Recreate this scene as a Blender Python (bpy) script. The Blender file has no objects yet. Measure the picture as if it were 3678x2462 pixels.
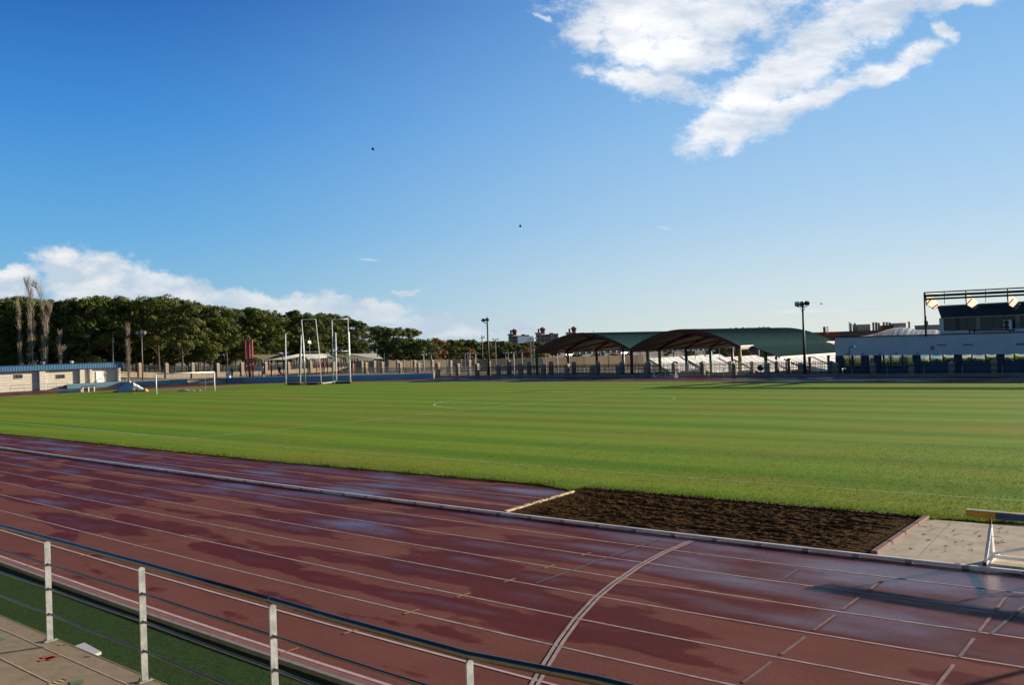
import bpy, math, random
from math import radians, sin, cos, pi, sqrt, atan2
from mathutils import Vector, Matrix, noise

random.seed(7)
SC = bpy.context.scene
COL = SC.collection

# ------------------------------------------------------------------ camera
W0, H0, FPX = 3678.0, 2462.0, 3298.949
YAW, PITCH, ROLL, CAMZ = -0.70945116, 0.00434562, -0.0337593, 4.2407
def basis(yaw, pitch, roll):
    cy, sy, cp, sp = cos(yaw), sin(yaw), cos(pitch), sin(pitch)
    f = Vector((sy*cp, cy*cp, sp)); r0 = Vector((cy, -sy, 0)); u0 = r0.cross(f)
    cr, sr = cos(roll), sin(roll)
    return cr*r0+sr*u0, -sr*r0+cr*u0, f
RV, UV, FV = basis(YAW, PITCH, ROLL)
CAM = Vector((0, 0, CAMZ))
cd = bpy.data.cameras.new("camera"); co = bpy.data.objects.new("camera", cd); COL.objects.link(co)
m = Matrix((RV, UV, -FV)).transposed().to_4x4(); m.translation = CAM
co.matrix_world = m
cd.sensor_fit = 'HORIZONTAL'; cd.sensor_width = 36; cd.lens = FPX/W0*36
cd.clip_start = 0.1; cd.clip_end = 6000
SC.camera = co

# ------------------------------------------------------------------ light
SUN_AZ, SUN_EL = radians(24.8), radians(13.3)
SUNV = Vector((sin(SUN_AZ)*cos(SUN_EL), cos(SUN_AZ)*cos(SUN_EL), sin(SUN_EL)))
ld = bpy.data.lights.new("sun", 'SUN'); ld.energy = 5.0; ld.angle = radians(0.53); ld.color = (1.0, 0.87, 0.69)
lo = bpy.data.objects.new("sun", ld); COL.objects.link(lo)
lo.rotation_euler = SUNV.to_track_quat('Z', 'Y').to_euler(); lo.location = (0, 0, 60)
SC.view_settings.view_transform = 'Standard'; SC.view_settings.look = 'None'
SC.view_settings.exposure = 0.9; SC.view_settings.gamma = 1.0; SC.view_settings.use_curve_mapping = False
SKY_STRENGTH = 0.075

def world():
    w = bpy.data.worlds.new("World"); SC.world = w; w.use_nodes = True
    nt = w.node_tree; nt.nodes.clear()
    N = nt.nodes.new; L = nt.links.new
    out = N('ShaderNodeOutputWorld'); bg = N('ShaderNodeBackground'); L(bg.outputs[0], out.inputs[0])
    bg.inputs[1].default_value = SKY_STRENGTH
    sky = N('ShaderNodeTexSky'); sky.sky_type = 'NISHITA'; sky.sun_disc = False
    sky.sun_elevation = SUN_EL; sky.sun_rotation = SUN_AZ
    sky.altitude = 50; sky.air_density = 1.0; sky.dust_density = 0.35; sky.ozone_density = 2.6
    hs = N('ShaderNodeHueSaturation'); hs.inputs['Saturation'].default_value = 1.12
    L(sky.outputs[0], hs.inputs['Color'])
    tc = N('ShaderNodeTexCoord')
    def s2l(c): return tuple(((v/255+.055)/1.055)**2.4 if v > 10 else v/255/12.92 for v in c)
    def dot(v):
        n = N('ShaderNodeVectorMath'); n.operation = 'DOT_PRODUCT'; n.inputs[1].default_value = v
        L(tc.outputs['Generated'], n.inputs[0]); return n.outputs['Value']
    def mth(op, a, b=None, clamp=False):
        n = N('ShaderNodeMath'); n.operation = op; n.use_clamp = clamp
        for i, x in enumerate((a, b)):
            if x is None: continue
            if isinstance(x, (int, float)): n.inputs[i].default_value = x
            else: L(x, n.inputs[i])
        return n.outputs[0]
    # fixed compass frame of the sky: the clouds sit north-west of the stand, at infinity
    df = mth('MAXIMUM', dot(FV), 0.02)
    X = mth('ADD', mth('MULTIPLY', mth('DIVIDE', dot(RV), df), 3.299), 1.839)
    Y = mth('SUBTRACT', 1.231, mth('MULTIPLY', mth('DIVIDE', dot(UV), df), 3.299))
    cmb = N('ShaderNodeCombineXYZ'); L(X, cmb.inputs[0]); L(Y, cmb.inputs[1])
    P0 = cmb.outputs[0]
    def noi(vec, scale, detail=8, rough=0.6, sx=1, sy=1, rot=0.0, dist=0.0, off=0.0):
        mp = N('ShaderNodeMapping'); mp.inputs['Scale'].default_value = (sx, sy, 1)
        mp.inputs['Rotation'].default_value = (0, 0, rot); mp.inputs['Location'].default_value = (off, off*.7, 0)
        L(vec, mp.inputs[0])
        n = N('ShaderNodeTexNoise'); n.inputs['Scale'].default_value = scale; n.inputs['Detail'].default_value = detail
        n.inputs['Roughness'].default_value = rough; n.inputs['Distortion'].default_value = dist
        L(mp.outputs[0], n.inputs['Vector']); return n
    # domain warp
    nw = noi(P0, 5.0, 5, 0.6)
    sub = N('ShaderNodeVectorMath'); sub.operation = 'SUBTRACT'; L(nw.outputs['Color'], sub.inputs[0]); sub.inputs[1].default_value = (.5, .5, .5)
    sc = N('ShaderNodeVectorMath'); sc.operation = 'SCALE'; L(sub.outputs[0], sc.inputs[0]); sc.inputs['Scale'].default_value = 0.16
    ad = N('ShaderNodeVectorMath'); ad.operation = 'ADD'; L(P0, ad.inputs[0]); L(sc.outputs[0], ad.inputs[1])
    P1 = ad.outputs[0]
    def ell(cx, cy, a, b, rot, vec):
        mp = N('ShaderNodeMapping'); mp.vector_type = 'TEXTURE'
        mp.inputs['Location'].default_value = (cx, cy, 0); mp.inputs['Rotation'].default_value = (0, 0, radians(rot))
        mp.inputs['Scale'].default_value = (a, b, 1); L(vec, mp.inputs[0])
        n = N('ShaderNodeVectorMath'); n.operation = 'LENGTH'; L(mp.outputs[0], n.inputs[0])
        return mth('SUBTRACT', 1.0, n.outputs['Value'])
    def union(lst, vec):
        r = None
        for e in lst:
            v = ell(*e, vec); r = v if r is None else mth('MAXIMUM', r, v)
        return r
    k = 1.5705e-3
    big = [(1480*k, 20*k, 225*k, 110*k, 0), (1440*k, 90*k, 130*k, 75*k, 25), (1560*k, 120*k, 160*k, 75*k, -8),
           (1640*k, 40*k, 230*k, 75*k, -8), (1500*k, 190*k, 160*k, 42*k, 14), (1340*k, 60*k, 70*k, 65*k, 40),
           (2020*k, 15*k, 290*k, 70*k, -21), (1860*k, 120*k, 240*k, 74*k, -42), (1740*k, 200*k, 190*k, 66*k, -44),
           (1660*k, 290*k, 135*k, 56*k, -22), (1840*k, 225*k, 220*k, 38*k, -24), (2040*k, 150*k, 165*k, 34*k, -20),
           (2165*k, 75*k, 45*k, 20*k, 50), (2200*k, -8*k, 120*k, 26*k, -14), (1240*k, 35*k, 25*k, 10*k, 30)]
    bank = [(230*k, 640*k, 150*k, 62*k, 12), (170*k, 610*k, 60*k, 40*k, 20), (400*k, 680*k, 230*k, 52*k, 14), (640*k, 712*k, 240*k, 40*k, 6),
            (820*k, 705*k, 110*k, 26*k, 4), (15*k, 650*k, 85*k, 42*k, 5), (300*k, 720*k, 420*k, 55*k, 0),
            (925*k, 671*k, 24*k, 9*k, -8), (1010*k, 745*k, 120*k, 22*k, 5), (1180*k, 762*k, 160*k, 12*k, 2), (870*k, 750*k, 60*k, 12*k, 0)]
    thin = [(1910*k, 710*k, 260*k, 5.5*k, -1.4), (1518*k, 522*k, 22*k, 5*k, 12), (840*k, 594*k, 30*k, 4*k, 5), (1440*k, 762*k, 90*k, 9*k, -3)]
    fineB = noi(P0, 10.0, 10, 0.68, 0.8, 1.35, 0.35)
    fineL = noi(P0, 11.0, 9, 0.62, 0.9, 1.5, -0.1, off=3.1)
    def mask(lst, vec, fine, amp, lo_, hi_):
        d = mth('ADD', union(lst, vec), mth('MULTIPLY', mth('SUBTRACT', fine.outputs['Fac'], 0.5), amp))
        mr = N('ShaderNodeMapRange'); mr.interpolation_type = 'SMOOTHSTEP'
        mr.inputs['From Min'].default_value = lo_; mr.inputs['From Max'].default_value = hi_
        L(d, mr.inputs['Value']); return mr.outputs['Result'], d
    mB, dB = mask(big, P1, fineB, 2.1, -0.16, 0.66)
    mL, dL = mask(bank, P1, fineL, 0.95, -0.20, 0.22)
    mT, dT = mask(thin, P0, fineL, 1.0, -0.1, 0.7)
    # colours of the clouds (scaled like the sky, which is physically bright)
    shade = noi(P0, 3.4, 6, 0.55, 0.6, 1.7, 0.55, off=1.7)
    rb = N('ShaderNodeValToRGB'); e = rb.color_ramp.elements
    e[0].position = .43; e[0].color = (0.58, 0.66, 0.77, 1); e[1].position = .62; e[1].color = (1.0, 1.0, 1.0, 1)
    L(shade.outputs['Fac'], rb.inputs[0])
    lb = N('ShaderNodeValToRGB'); e = lb.color_ramp.elements
    e[0].position = .42; e[0].color = (0.60, 0.70, 0.82, 1); e[1].position = .60; e[1].color = (0.98, 0.97, 0.95, 1)
    L(noi(P0, 6.0, 7, 0.55, 0.8, 1.6, 0.2, off=5.0).outputs['Fac'], lb.inputs[0])
    lbw = lb.outputs[0]
    mY = N('ShaderNodeMapRange'); mY.interpolation_type = 'SMOOTHSTEP'; mY.inputs['From Min'].default_value = .95; mY.inputs['From Max'].default_value = 1.16; L(Y, mY.inputs['Value'])
    lmx = N('ShaderNodeMix'); lmx.data_type = 'RGBA'; L(mth('MULTIPLY', mY.outputs['Result'], .50), lmx.inputs[0]); L(lbw, lmx.inputs[6]); lmx.inputs[7].default_value = (.52, .65, .78, 1)
    lbo = lmx.outputs[2]
    def scl(c, s):
        n = N('ShaderNodeVectorMath'); n.operation = 'SCALE'; L(c, n.inputs[0]); n.inputs['Scale'].default_value = s; return n.outputs[0]
    CL = 0.56/SKY_STRENGTH
    def mix(f, a, b):
        n = N('ShaderNodeMix'); n.data_type = 'RGBA'; L(f, n.inputs[0]); L(a, n.inputs[6]); L(b, n.inputs[7]); return n.outputs[2]
    # clear winter sky: the physical sky, pulled towards the measured blues of the place
    zz = dot((0, 0, 1))
    def skyramp(stops):
        r = N('ShaderNodeValToRGB'); el = r.color_ramp.elements
        while len(el) < len(stops): el.new(.5)
        for e_, (p_, c_) in zip(el, stops): e_.position = p_; e_.color = (*s2l(c_), 1)
        L(mth('MAXIMUM', zz, 0.0), r.inputs[0]); return r.outputs[0]
    away = skyramp([(0, (166, 198, 222)), (.05, (136, 190, 224)), (.13, (100, 172, 226)), (.24, (62, 142, 218)), (.36, (32, 98, 184)), (.56, (44, 66, 104)), (1, (34, 50, 80))])
    near = skyramp([(0, (222, 230, 226)), (.05, (206, 224, 234)), (.13, (176, 209, 238)), (.24, (146, 194, 238)), (.36, (112, 170, 228)), (.56, (84, 108, 142)), (1, (40, 58, 88))])
    hz = dot((sin(SUN_AZ), cos(SUN_AZ), 0))
    mrz = N('ShaderNodeMapRange'); mrz.inputs['From Min'].default_value = -.10; mrz.inputs['From Max'].default_value = .84; mrz.interpolation_type = 'SMOOTHERSTEP'; L(hz, mrz.inputs['Value'])
    KS = 1/(2**SC.view_settings.exposure)/SKY_STRENGTH
    c = mix(mrz.outputs['Result'], away, near)
    # the sky opposite the low sun is darker
    mrb = N('ShaderNodeMapRange'); mrb.inputs['From Min'].default_value = -.85; mrb.inputs['From Max'].default_value = -.12
    mrb.inputs['To Min'].default_value = .58; mrb.inputs['To Max'].default_value = 1.0; L(hz, mrb.inputs['Value'])
    sb = N('ShaderNodeVectorMath'); sb.operation = 'SCALE'; L(c, sb.inputs[0]); L(mrb.outputs['Result'], sb.inputs['Scale']); c = sb.outputs[0]
    sa = N('ShaderNodeVectorMath'); sa.operation = 'SCALE'; L(c, sa.inputs[0]); sa.inputs['Scale'].default_value = KS
    mx0 = N('ShaderNodeMix'); mx0.data_type = 'RGBA'; mx0.inputs[0].default_value = .90; L(hs.outputs[0], mx0.inputs[6]); L(sa.outputs[0], mx0.inputs[7])
    c = mx0.outputs[2]
    c = mix(mth('MULTIPLY', mL, 0.92), c, scl(lbo, CL*0.90))
    c = mix(mth('MULTIPLY', mT, 0.30), c, scl(lb.outputs[0], CL*0.95))
    c = mix(mth('MULTIPLY', mB, 0.97), c, scl(rb.outputs[0], CL))
    L(c, bg.inputs[0])
world()

# ------------------------------------------------------------------ pixel -> place helpers (survey of the photograph)
def ray(px, py):
    return RV*((px-W0/2)/FPX) + UV*((H0/2-py)/FPX) + FV
def gp(px, py, z=0.0):
    d = ray(px, py); t = (z-CAMZ)/d.z; return CAM + d*t
def onY(px, py, Y):
    d = ray(px, py); return CAM + d*(Y/d.y)
def dp(px, py, D):
    return CAM + ray(px, py)*D
def zat(b, py):
    """height at which the vertical through b meets image row py"""
    B = Vector((b[0], b[1], 0))-CAM; v = (H0/2-py)/FPX
    return (v*B.dot(FV)-B.dot(UV))/(UV.z-v*FV.z)
def colY(px, Y, row=1300):
    p = onY(px, row, Y); return Vector((p.x, p.y, 0))
def colD(px, D, row=1300):
    p = dp(px, row, D); return Vector((p.x, p.y, 0))
# survey of the running track (metres), corrected for the lens of the old camera
TF, TK, TH = 3284.89663, -0.0756397218, 4.23167312
TR, TU, TW = basis(-0.687994109, 0.00506347543, -0.0281598766)
def _G(x, y):
    P = Vector((x, y, -TH)); d = P.dot(TW); a = P.dot(TR)/d; b = P.dot(TU)/d
    s = 1+TK*(a*a+b*b)
    return gp(W0/2+TF*a*s, H0/2-TF*b*s)
def G(x, y):
    ph = atan2(x, y); r = sqrt(x*x+y*y)
    pc = min(max(ph, radians(-72)), radians(-9)); rc = min(max(r, 9.5), 150)
    g = _G(rc*sin(pc), rc*cos(pc))
    ph2 = ph+atan2(g.x, g.y)-pc; r2 = r*sqrt(g.x**2+g.y**2)/rc
    return Vector((r2*sin(ph2), r2*cos(ph2), 0))

# ------------------------------------------------------------------ object helpers
def tag(o, label=None, cat=None, group=None, kind=None):
    if label: o['label'] = label
    if cat: o['category'] = cat
    if group: o['group'] = group
    if kind: o['kind'] = kind
    return o
def empty(name, loc, label, cat, group=None, rz=0):
    o = bpy.data.objects.new(name, None); COL.objects.link(o); o.location = loc; o.rotation_euler = (0, 0, rz)
    o.empty_display_size = 0.3
    return tag(o, label, cat, group)
class MB:
    def __init__(s): s.v = []; s.f = []; s.mi = []
    def add(s, vs, fs, mi=0):
        n = len(s.v); s.v += [tuple(v) for v in vs]; s.f += [tuple(i+n for i in f) for f in fs]; s.mi += [mi]*len(fs)
    def quad(s, a, b, c, d, mi=0): s.add([a, b, c, d], [(0, 1, 2, 3)], mi)
    def box(s, x0, y0, z0, x1, y1, z1, mi=0):
        s.add([(x0,y0,z0),(x1,y0,z0),(x1,y1,z0),(x0,y1,z0),(x0,y0,z1),(x1,y0,z1),(x1,y1,z1),(x0,y1,z1)],
              [(0,3,2,1),(4,5,6,7),(0,1,5,4),(1,2,6,5),(2,3,7,6),(3,0,4,7)], mi)
    def beam(s, a, b, w, h, up=(0,0,1), mi=0):
        a = Vector(a); b = Vector(b); d = (b-a).normalized(); up = Vector(up)
        if abs(d.dot(up)) > .98: up = Vector((0, 1, 0))
        r = d.cross(up).normalized(); u = r.cross(d)
        r *= w/2; u *= h/2
        s.add([a-r-u, a+r-u, a+r+u, a-r+u, b-r-u, b+r-u, b+r+u, b-r+u],
              [(0,1,2,3),(4,7,6,5),(0,4,5,1),(1,5,6,2),(2,6,7,3),(3,7,4,0)], mi)
    def tube(s, pts, r, n=8, mi=0, cap=True):
        pts = [Vector(p) for p in pts]; rs = r if isinstance(r, (list, tuple)) else [r]*len(pts)
        vs = []; fs = []; prev = None
        for i, p in enumerate(pts):
            d = (pts[min(i+1, len(pts)-1)]-pts[max(i-1, 0)]).normalized()
            if prev is None:
                a = Vector((0, 0, 1)) if abs(d.z) < .9 else Vector((1, 0, 0))
                e1 = d.cross(a).normalized()
            else:
                e1 = (prev-d*prev.dot(d)).normalized()
            prev = e1; e2 = d.cross(e1)
            for k in range(n):
                t = 2*pi*k/n; vs.append(p+(e1*cos(t)+e2*sin(t))*rs[i])
        for i in range(len(pts)-1):
            for k in range(n):
                k2 = (k+1) % n; fs.append((i*n+k, i*n+k2, (i+1)*n+k2, (i+1)*n+k))
        if cap: fs.append(tuple(range(n-1, -1, -1))); fs.append(tuple((len(pts)-1)*n+k for k in range(n)))
        s.add(vs, fs, mi)
    def lathe(s, c, prof, n=12, mi=0):
        c = Vector(c); vs = []; fs = []
        for (r, z) in prof:
            for k in range(n): t = 2*pi*k/n; vs.append(c+Vector((r*cos(t), r*sin(t), z)))
        for i in range(len(prof)-1):
            for k in range(n):
                k2 = (k+1) % n; fs.append((i*n+k, i*n+k2, (i+1)*n+k2, (i+1)*n+k))
        fs.append(tuple(range(n-1, -1, -1))); fs.append(tuple((len(prof)-1)*n+k for k in range(n)))
        s.add(vs, fs, mi)
    def prism(s, poly, z0, z1, mi=0):
        n = len(poly)
        s.add([(p[0], p[1], z0) for p in poly]+[(p[0], p[1], z1) for p in poly],
              [tuple(range(n-1, -1, -1)), tuple(range(n, 2*n))]+[(i, (i+1) % n, n+(i+1) % n, n+i) for i in range(n)], mi)
    def build(s, name, mat, parent=None, smooth=False, bevel=0):
        me = bpy.data.meshes.new(name)
        off = parent.matrix_world.translation if parent else Vector((0, 0, 0))
        if parent:
            q = parent; off = Vector((0, 0, 0))
            while q: off = off+q.location; q = q.parent
        me.from_pydata([(v[0]-off.x, v[1]-off.y, v[2]-off.z) for v in s.v], [], s.f)
        for mm in (mat if isinstance(mat, (list, tuple)) else [mat]): me.materials.append(mm)
        if any(s.mi): me.polygons.foreach_set('material_index', s.mi)
        if smooth: me.polygons.foreach_set('use_smooth', [True]*len(me.polygons))
        me.update()
        o = bpy.data.objects.new(name, me); COL.objects.link(o)
        if parent: o.parent = parent
        if bevel:
            b = o.modifiers.new('bevel', 'BEVEL'); b.width = bevel; b.segments = 2; b.limit_method = 'ANGLE'
        return o
def kids(o): return [c for c in COL.objects if c.parent == o]
def copy_tree(o, parent=None, label=None, group=None):
    c = o.copy(); COL.objects.link(c); c.parent = parent
    for ch in KID.get(o.name, kids(o)): copy_tree(ch, c)
    if label: c['label'] = label
    if group: c['group'] = group
    return c
KID = {}
def freeze(o): KID[o.name] = kids(o)

# ------------------------------------------------------------------ materials
def mat(name, col, rough=0.7, metal=0.0, var=0.0, vscale=3.0, bump=0.0, bscale=20.0, spec=0.5, col2=None, emit=None, alpha=None, transl=0):
    m = bpy.data.materials.new(name); m.use_nodes = True; nt = m.node_tree; b = nt.nodes['Principled BSDF']
    N = nt.nodes.new; L = nt.links.new
    b.inputs['Base Color'].default_value = (*col, 1); b.inputs['Roughness'].default_value = rough
    b.inputs['Metallic'].default_value = metal; b.inputs['Specular IOR Level'].default_value = spec
    if var or bump or col2:
        tc = N('ShaderNodeTexCoord')
    if var or col2:
        n = N('ShaderNodeTexNoise'); n.inputs['Scale'].default_value = vscale; n.inputs['Detail'].default_value = 7
        n.inputs['Roughness'].default_value = .62; L(tc.outputs['Object'], n.inputs['Vector'])
        r = N('ShaderNodeValToRGB'); e = r.color_ramp.elements; e[0].position = .33; e[1].position = .67
        c2 = col2 if col2 else tuple(min(1, c*(1+var)) for c in col)
        c1 = tuple(c*(1-var) for c in col) if not col2 else col
        e[0].color = (*c1, 1); e[1].color = (*c2, 1)
        L(n.outputs['Fac'], r.inputs[0]); L(r.outputs[0], b.inputs['Base Color'])
    if bump:
        n2 = N('ShaderNodeTexNoise'); n2.inputs['Scale'].default_value = bscale; n2.inputs['Detail'].default_value = 6
        L(tc.outputs['Object'], n2.inputs['Vector'])
        bp = N('ShaderNodeBump'); bp.inputs['Strength'].default_value = bump; bp.inputs['Distance'].default_value = .02
        L(n2.outputs['Fac'], bp.inputs['Height']); L(bp.outputs[0], b.inputs['Normal'])
    if emit:
        b.inputs['Emission Color'].default_value = (*emit[:3], 1); b.inputs['Emission Strength'].default_value = emit[3]
    if transl:
        t = N('ShaderNodeBsdfTranslucent'); t.inputs[0].default_value = (*[c*1.1 for c in col], 1)
        mx = N('ShaderNodeMixShader'); mx.inputs[0].default_value = transl
        L(b.outputs[0], mx.inputs[1]); L(t.outputs[0], mx.inputs[2]); L(mx.outputs[0], nt.nodes['Material Output'].inputs[0])
    return m

M = {}
M['white_paint'] = mat('white_paint', (.80, .79, .76), .45, var=.08, vscale=2.5)
M['line_paint'] = mat('line_paint', (.25, .165, .155), .75, col2=(.44, .33, .32), vscale=4.5)
M['line_bright'] = mat('line_bright', (.50, .38, .36), .7, var=.2, vscale=3.5)
M['line_faint'] = mat('line_faint', (.19, .105, .096), .75, var=.45, vscale=2.2)
M['line_blue'] = mat('line_blue', (.075, .085, .09), .7, var=.3, vscale=3)
M['line_yellow'] = mat('line_yellow', (.36, .20, .07), .7, var=.3, vscale=9)
M['grass_line'] = mat('grass_line', (.38, .45, .26), .9, var=.3, vscale=2)
M['grass_line_faint'] = mat('grass_line_faint', (.235, .31, .085), .9, var=.3, vscale=2)
M['steel'] = mat('brushed_steel', (.15, .14, .12), .28, 1.0, var=.12, vscale=6, bump=.05, bscale=60)
M['galv'] = mat('galvanised_steel', (.32, .33, .32), .55, .15, var=.32, vscale=9, bump=.15, bscale=40)
M['alu'] = mat('aluminium_kerb', (.74, .72, .68), .5, .25, var=.2, vscale=1.8)
M['dark_metal'] = mat('dark_metal', (.018, .022, .022), .55, .2)
M['grey_metal'] = mat('grey_metal', (.30, .31, .31), .5, .3, var=.1)
M['black'] = mat('black_gap', (.01, .01, .01), .9)
M['pole_dark'] = mat('dark_green_pole', (.035, .042, .032), .6, .1)
M['pole_olive'] = mat('weathered_pole', (.14, .135, .10), .6, .2)
M['concrete'] = mat('stand_concrete', (.25, .20, .135), .9, col2=(.33, .265, .185), vscale=9, bump=.25, bscale=160)
M['concrete_edge'] = mat('concrete_arris', (.42, .34, .24), .9, var=.25, vscale=9)
M['slab'] = mat('cement_slab', (.40, .33, .23), .85, col2=(.56, .49, .38), vscale=2.2, bump=.2, bscale=30)
M['kerb_conc'] = mat('kerb_concrete', (.20, .20, .17), .9, var=.2, vscale=5)
M['pit_kerb'] = mat('red_rubber_edging', (.17, .085, .075), .85, var=.25, vscale=6)
M['wood_edge'] = mat('worn_timber', (.50, .36, .20), .85, col2=(.68, .52, .33), vscale=5, bump=.4, bscale=25)
M['stone'] = mat('stone_pillar', (.24, .175, .125), .9, col2=(.42, .32, .22), vscale=4.5, bump=.6, bscale=9)
M['cap'] = mat('pillar_cap', (.45, .40, .32), .85, var=.12)
M['stone_wall'] = mat('stone_wall', (.27, .215, .15), .9, col2=(.40, .33, .24), vscale=1.6, bump=.3, bscale=8)
M['plaster'] = mat('grey_plaster', (.27, .25, .22), .9, var=.15, vscale=.6)
M['iron'] = mat('iron_railing', (.022, .026, .028), .5, .3)
M['blue_wall'] = mat('blue_wall_paint', (.15, .38, .47), .7, col2=(.20, .45, .53), vscale=.25)
M['teal_wall'] = mat('teal_wall_paint', (.17, .40, .43), .7, col2=(.25, .48, .48), vscale=.35)
M['blue_roof'] = mat('blue_sheet_roof', (.022, .095, .20), .45, var=.15, vscale=.5)
M['blue_light'] = mat('blue_sheet_rib', (.07, .21, .34), .45)
M['winglass'] = mat('window_glass', (.040, .045, .040), .06, 0, spec=.35)
M['mirror'] = mat('mirror_glass', (.72, .80, .80), .035, 1.0)
M['white_wall'] = mat('white_render', (.62, .62, .61), .8, col2=(.72, .72, .71), vscale=.5)
M['navy'] = mat('navy_panel', (.06, .11, .17), .6, var=.1)
M['navy_dark'] = mat('navy_sheet', (.032, .060, .10), .55, var=.2, vscale=.4)
M['beige'] = mat('beige_fin', (.44, .33, .20), .7, var=.1, vscale=2)
M['green_roof'] = mat('green_sheet_roof', (.020, .066, .056), .55, col2=(.034, .098, .082), vscale=.5)
M['red_steel'] = mat('dark_red_steel', (.13, .022, .018), .55)
M['ceiling'] = mat('canopy_ceiling', (.10, .095, .07), .8, var=.1, vscale=.5)
M['gutter'] = mat('cream_gutter', (.80, .74, .58), .6)
M['p_green'] = mat('green_post', (.02, .17, .03), .5)
M['p_orange'] = mat('orange_post', (.35, .10, .015), .5)
M['p_red'] = mat('red_post', (.20, .03, .02), .5)
M['p_blue'] = mat('blue_post', (.02, .07, .13), .5)
M['p_yellow'] = mat('yellow_post', (.48, .24, .02), .5)
M['p_purple'] = mat('plum_post', (.10, .02, .035), .5)
M['red_play'] = mat('red_play_paint', (.38, .025, .02), .5)
M['panel'] = mat('white_panel', (.80, .79, .74), .55, var=.05, vscale=.3)
M['panel_line'] = mat('panel_joint', (.40, .39, .34), .7)
M['sail_tan'] = mat('tan_shade_cloth', (.26, .22, .12), .9, transl=.35)
M['sail_white'] = mat('white_shade_cloth', (.72, .72, .64), .9, transl=.5)
M['screen'] = mat('tan_wind_screen', (.24, .185, .12), .95, col2=(.30, .235, .16), vscale=.5, transl=.25)
M['trunk'] = mat('pine_bark', (.10, .075, .05), .95, var=.3, vscale=3)
M['bare'] = mat('bare_bark', (.27, .22, .16), .95, var=.3, vscale=3)
M['tower'] = mat('tower_render', (.33, .25, .19), .9, var=.08, vscale=.05)
M['tower_dark'] = mat('tower_recess', (.08, .065, .06), .9)
M['tank_red'] = mat('red_tank', (.22, .045, .03), .7)
M['brick'] = mat('red_brick', (.24, .065, .03), .9, var=.1, vscale=.3)
M['brick_dk'] = mat('brown_brick', (.16, .10, .07), .9, var=.1, vscale=.3)
M['cream'] = mat('cream_render', (.52, .42, .27), .9, var=.06, vscale=.2)
M['cream_dk'] = mat('old_render', (.30, .25, .18), .9)
M['membrane'] = mat('white_membrane', (.85, .84, .80), .5, transl=.6)
M['skylight'] = mat('grey_skylight', (.32, .35, .38), .3)
M['car_red'] = mat('red_car_paint', (.40, .02, .015), .25)
M['tyre'] = mat('tyre_rubber', (.015, .015, .015), .8)
M['cloth_dark'] = mat('dark_clothes', (.012, .013, .018), .9)
M['skin'] = mat('skin', (.35, .18, .11), .6)
M['grey_cloth'] = mat('grey_trousers', (.08, .085, .10), .9)
M['tarp_blue'] = mat('blue_tarpaulin', (.38, .44, .56), .5, var=.2, vscale=2)
M['tarp_white'] = mat('white_tarpaulin', (.75, .76, .74), .5)
M['bag'] = mat('ochre_bag', (.50, .32, .12), .8)
M['net_green'] = mat('green_net', (.01, .06, .03), .9)
M['lamp_lit'] = mat('lit_lamp', (.9, .9, .8), .4, emit=(1, .93, .72, 9))
M['lamp_glass'] = mat('lamp_glass', (.45, .47, .48), .2)
M['beam_yellow'] = mat('beam_yellow', (.78, .42, .03), .6, col2=(.60, .30, .02), vscale=5)
M['beam_blue'] = mat('beam_blue', (.05, .085, .17), .6, col2=(.08, .12, .19), vscale=6)
M['red_mark'] = mat('red_spray_paint', (.40, .085, .05), .9, var=.2, vscale=12)
M['green_mark'] = mat('green_spray_paint', (.09, .19, .09), .9, var=.2, vscale=12)
M['tape_y'] = mat('yellow_tape', (.60, .50, .15), .7)
M['hoarding'] = mat('poster_board', (.70, .70, .68), .7)
M['hedge'] = mat('hedge', (.045, .075, .02), .9)

def leaf_mat(name, c1, c2, tr=.07):
    m = bpy.data.materials.new(name); m.use_nodes = True; nt = m.node_tree; b = nt.nodes['Principled BSDF']
    N = nt.nodes.new; L = nt.links.new
    g = N('ShaderNodeNewGeometry'); r = N('ShaderNodeValToRGB'); e = r.color_ramp.elements
    e[0].color = (*c1, 1); e[1].color = (*c2, 1)
    n = N('ShaderNodeTexNoise'); n.inputs['Scale'].default_value = .45; n.inputs['Detail'].default_value = 3
    tc = N('ShaderNodeTexCoord'); L(tc.outputs['Object'], n.inputs['Vector'])
    mm = N('ShaderNodeMath'); mm.operation = 'MULTIPLY_ADD'; mm.inputs[1].default_value = .30
    L(g.outputs['Random Per Island'], mm.inputs[0])
    m3 = N('ShaderNodeMath'); m3.operation = 'MULTIPLY'; m3.inputs[1].default_value = .75; L(n.outputs['Fac'], m3.inputs[0]); L(m3.outputs[0], mm.inputs[2])
    L(mm.outputs[0], r.inputs[0]); L(r.outputs[0], b.inputs['Base Color'])
    b.inputs['Roughness'].default_value = .75; b.inputs['Specular IOR Level'].default_value = .25
    t = N('ShaderNodeBsdfTranslucent'); L(r.outputs[0], t.inputs[0])
    mx = N('ShaderNodeMixShader'); mx.inputs[0].default_value = tr
    L(b.outputs[0], mx.inputs[1]); L(t.outputs[0], mx.inputs[2]); L(mx.outputs[0], nt.nodes['Material Output'].inputs[0])
    return m
M['pine'] = leaf_mat('pine_needles', (.024, .037, .006), (.150, .172, .020))
M['pine2'] = leaf_mat('grey_green_needles', (.028, .044, .010), (.140, .165, .026))
M['rust'] = leaf_mat('rust_brown_foliage', (.13, .068, .020), (.32, .165, .042))
M['blades'] = leaf_mat('grass_blades', (.07, .13, .006), (.22, .28, .018), .3)

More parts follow.
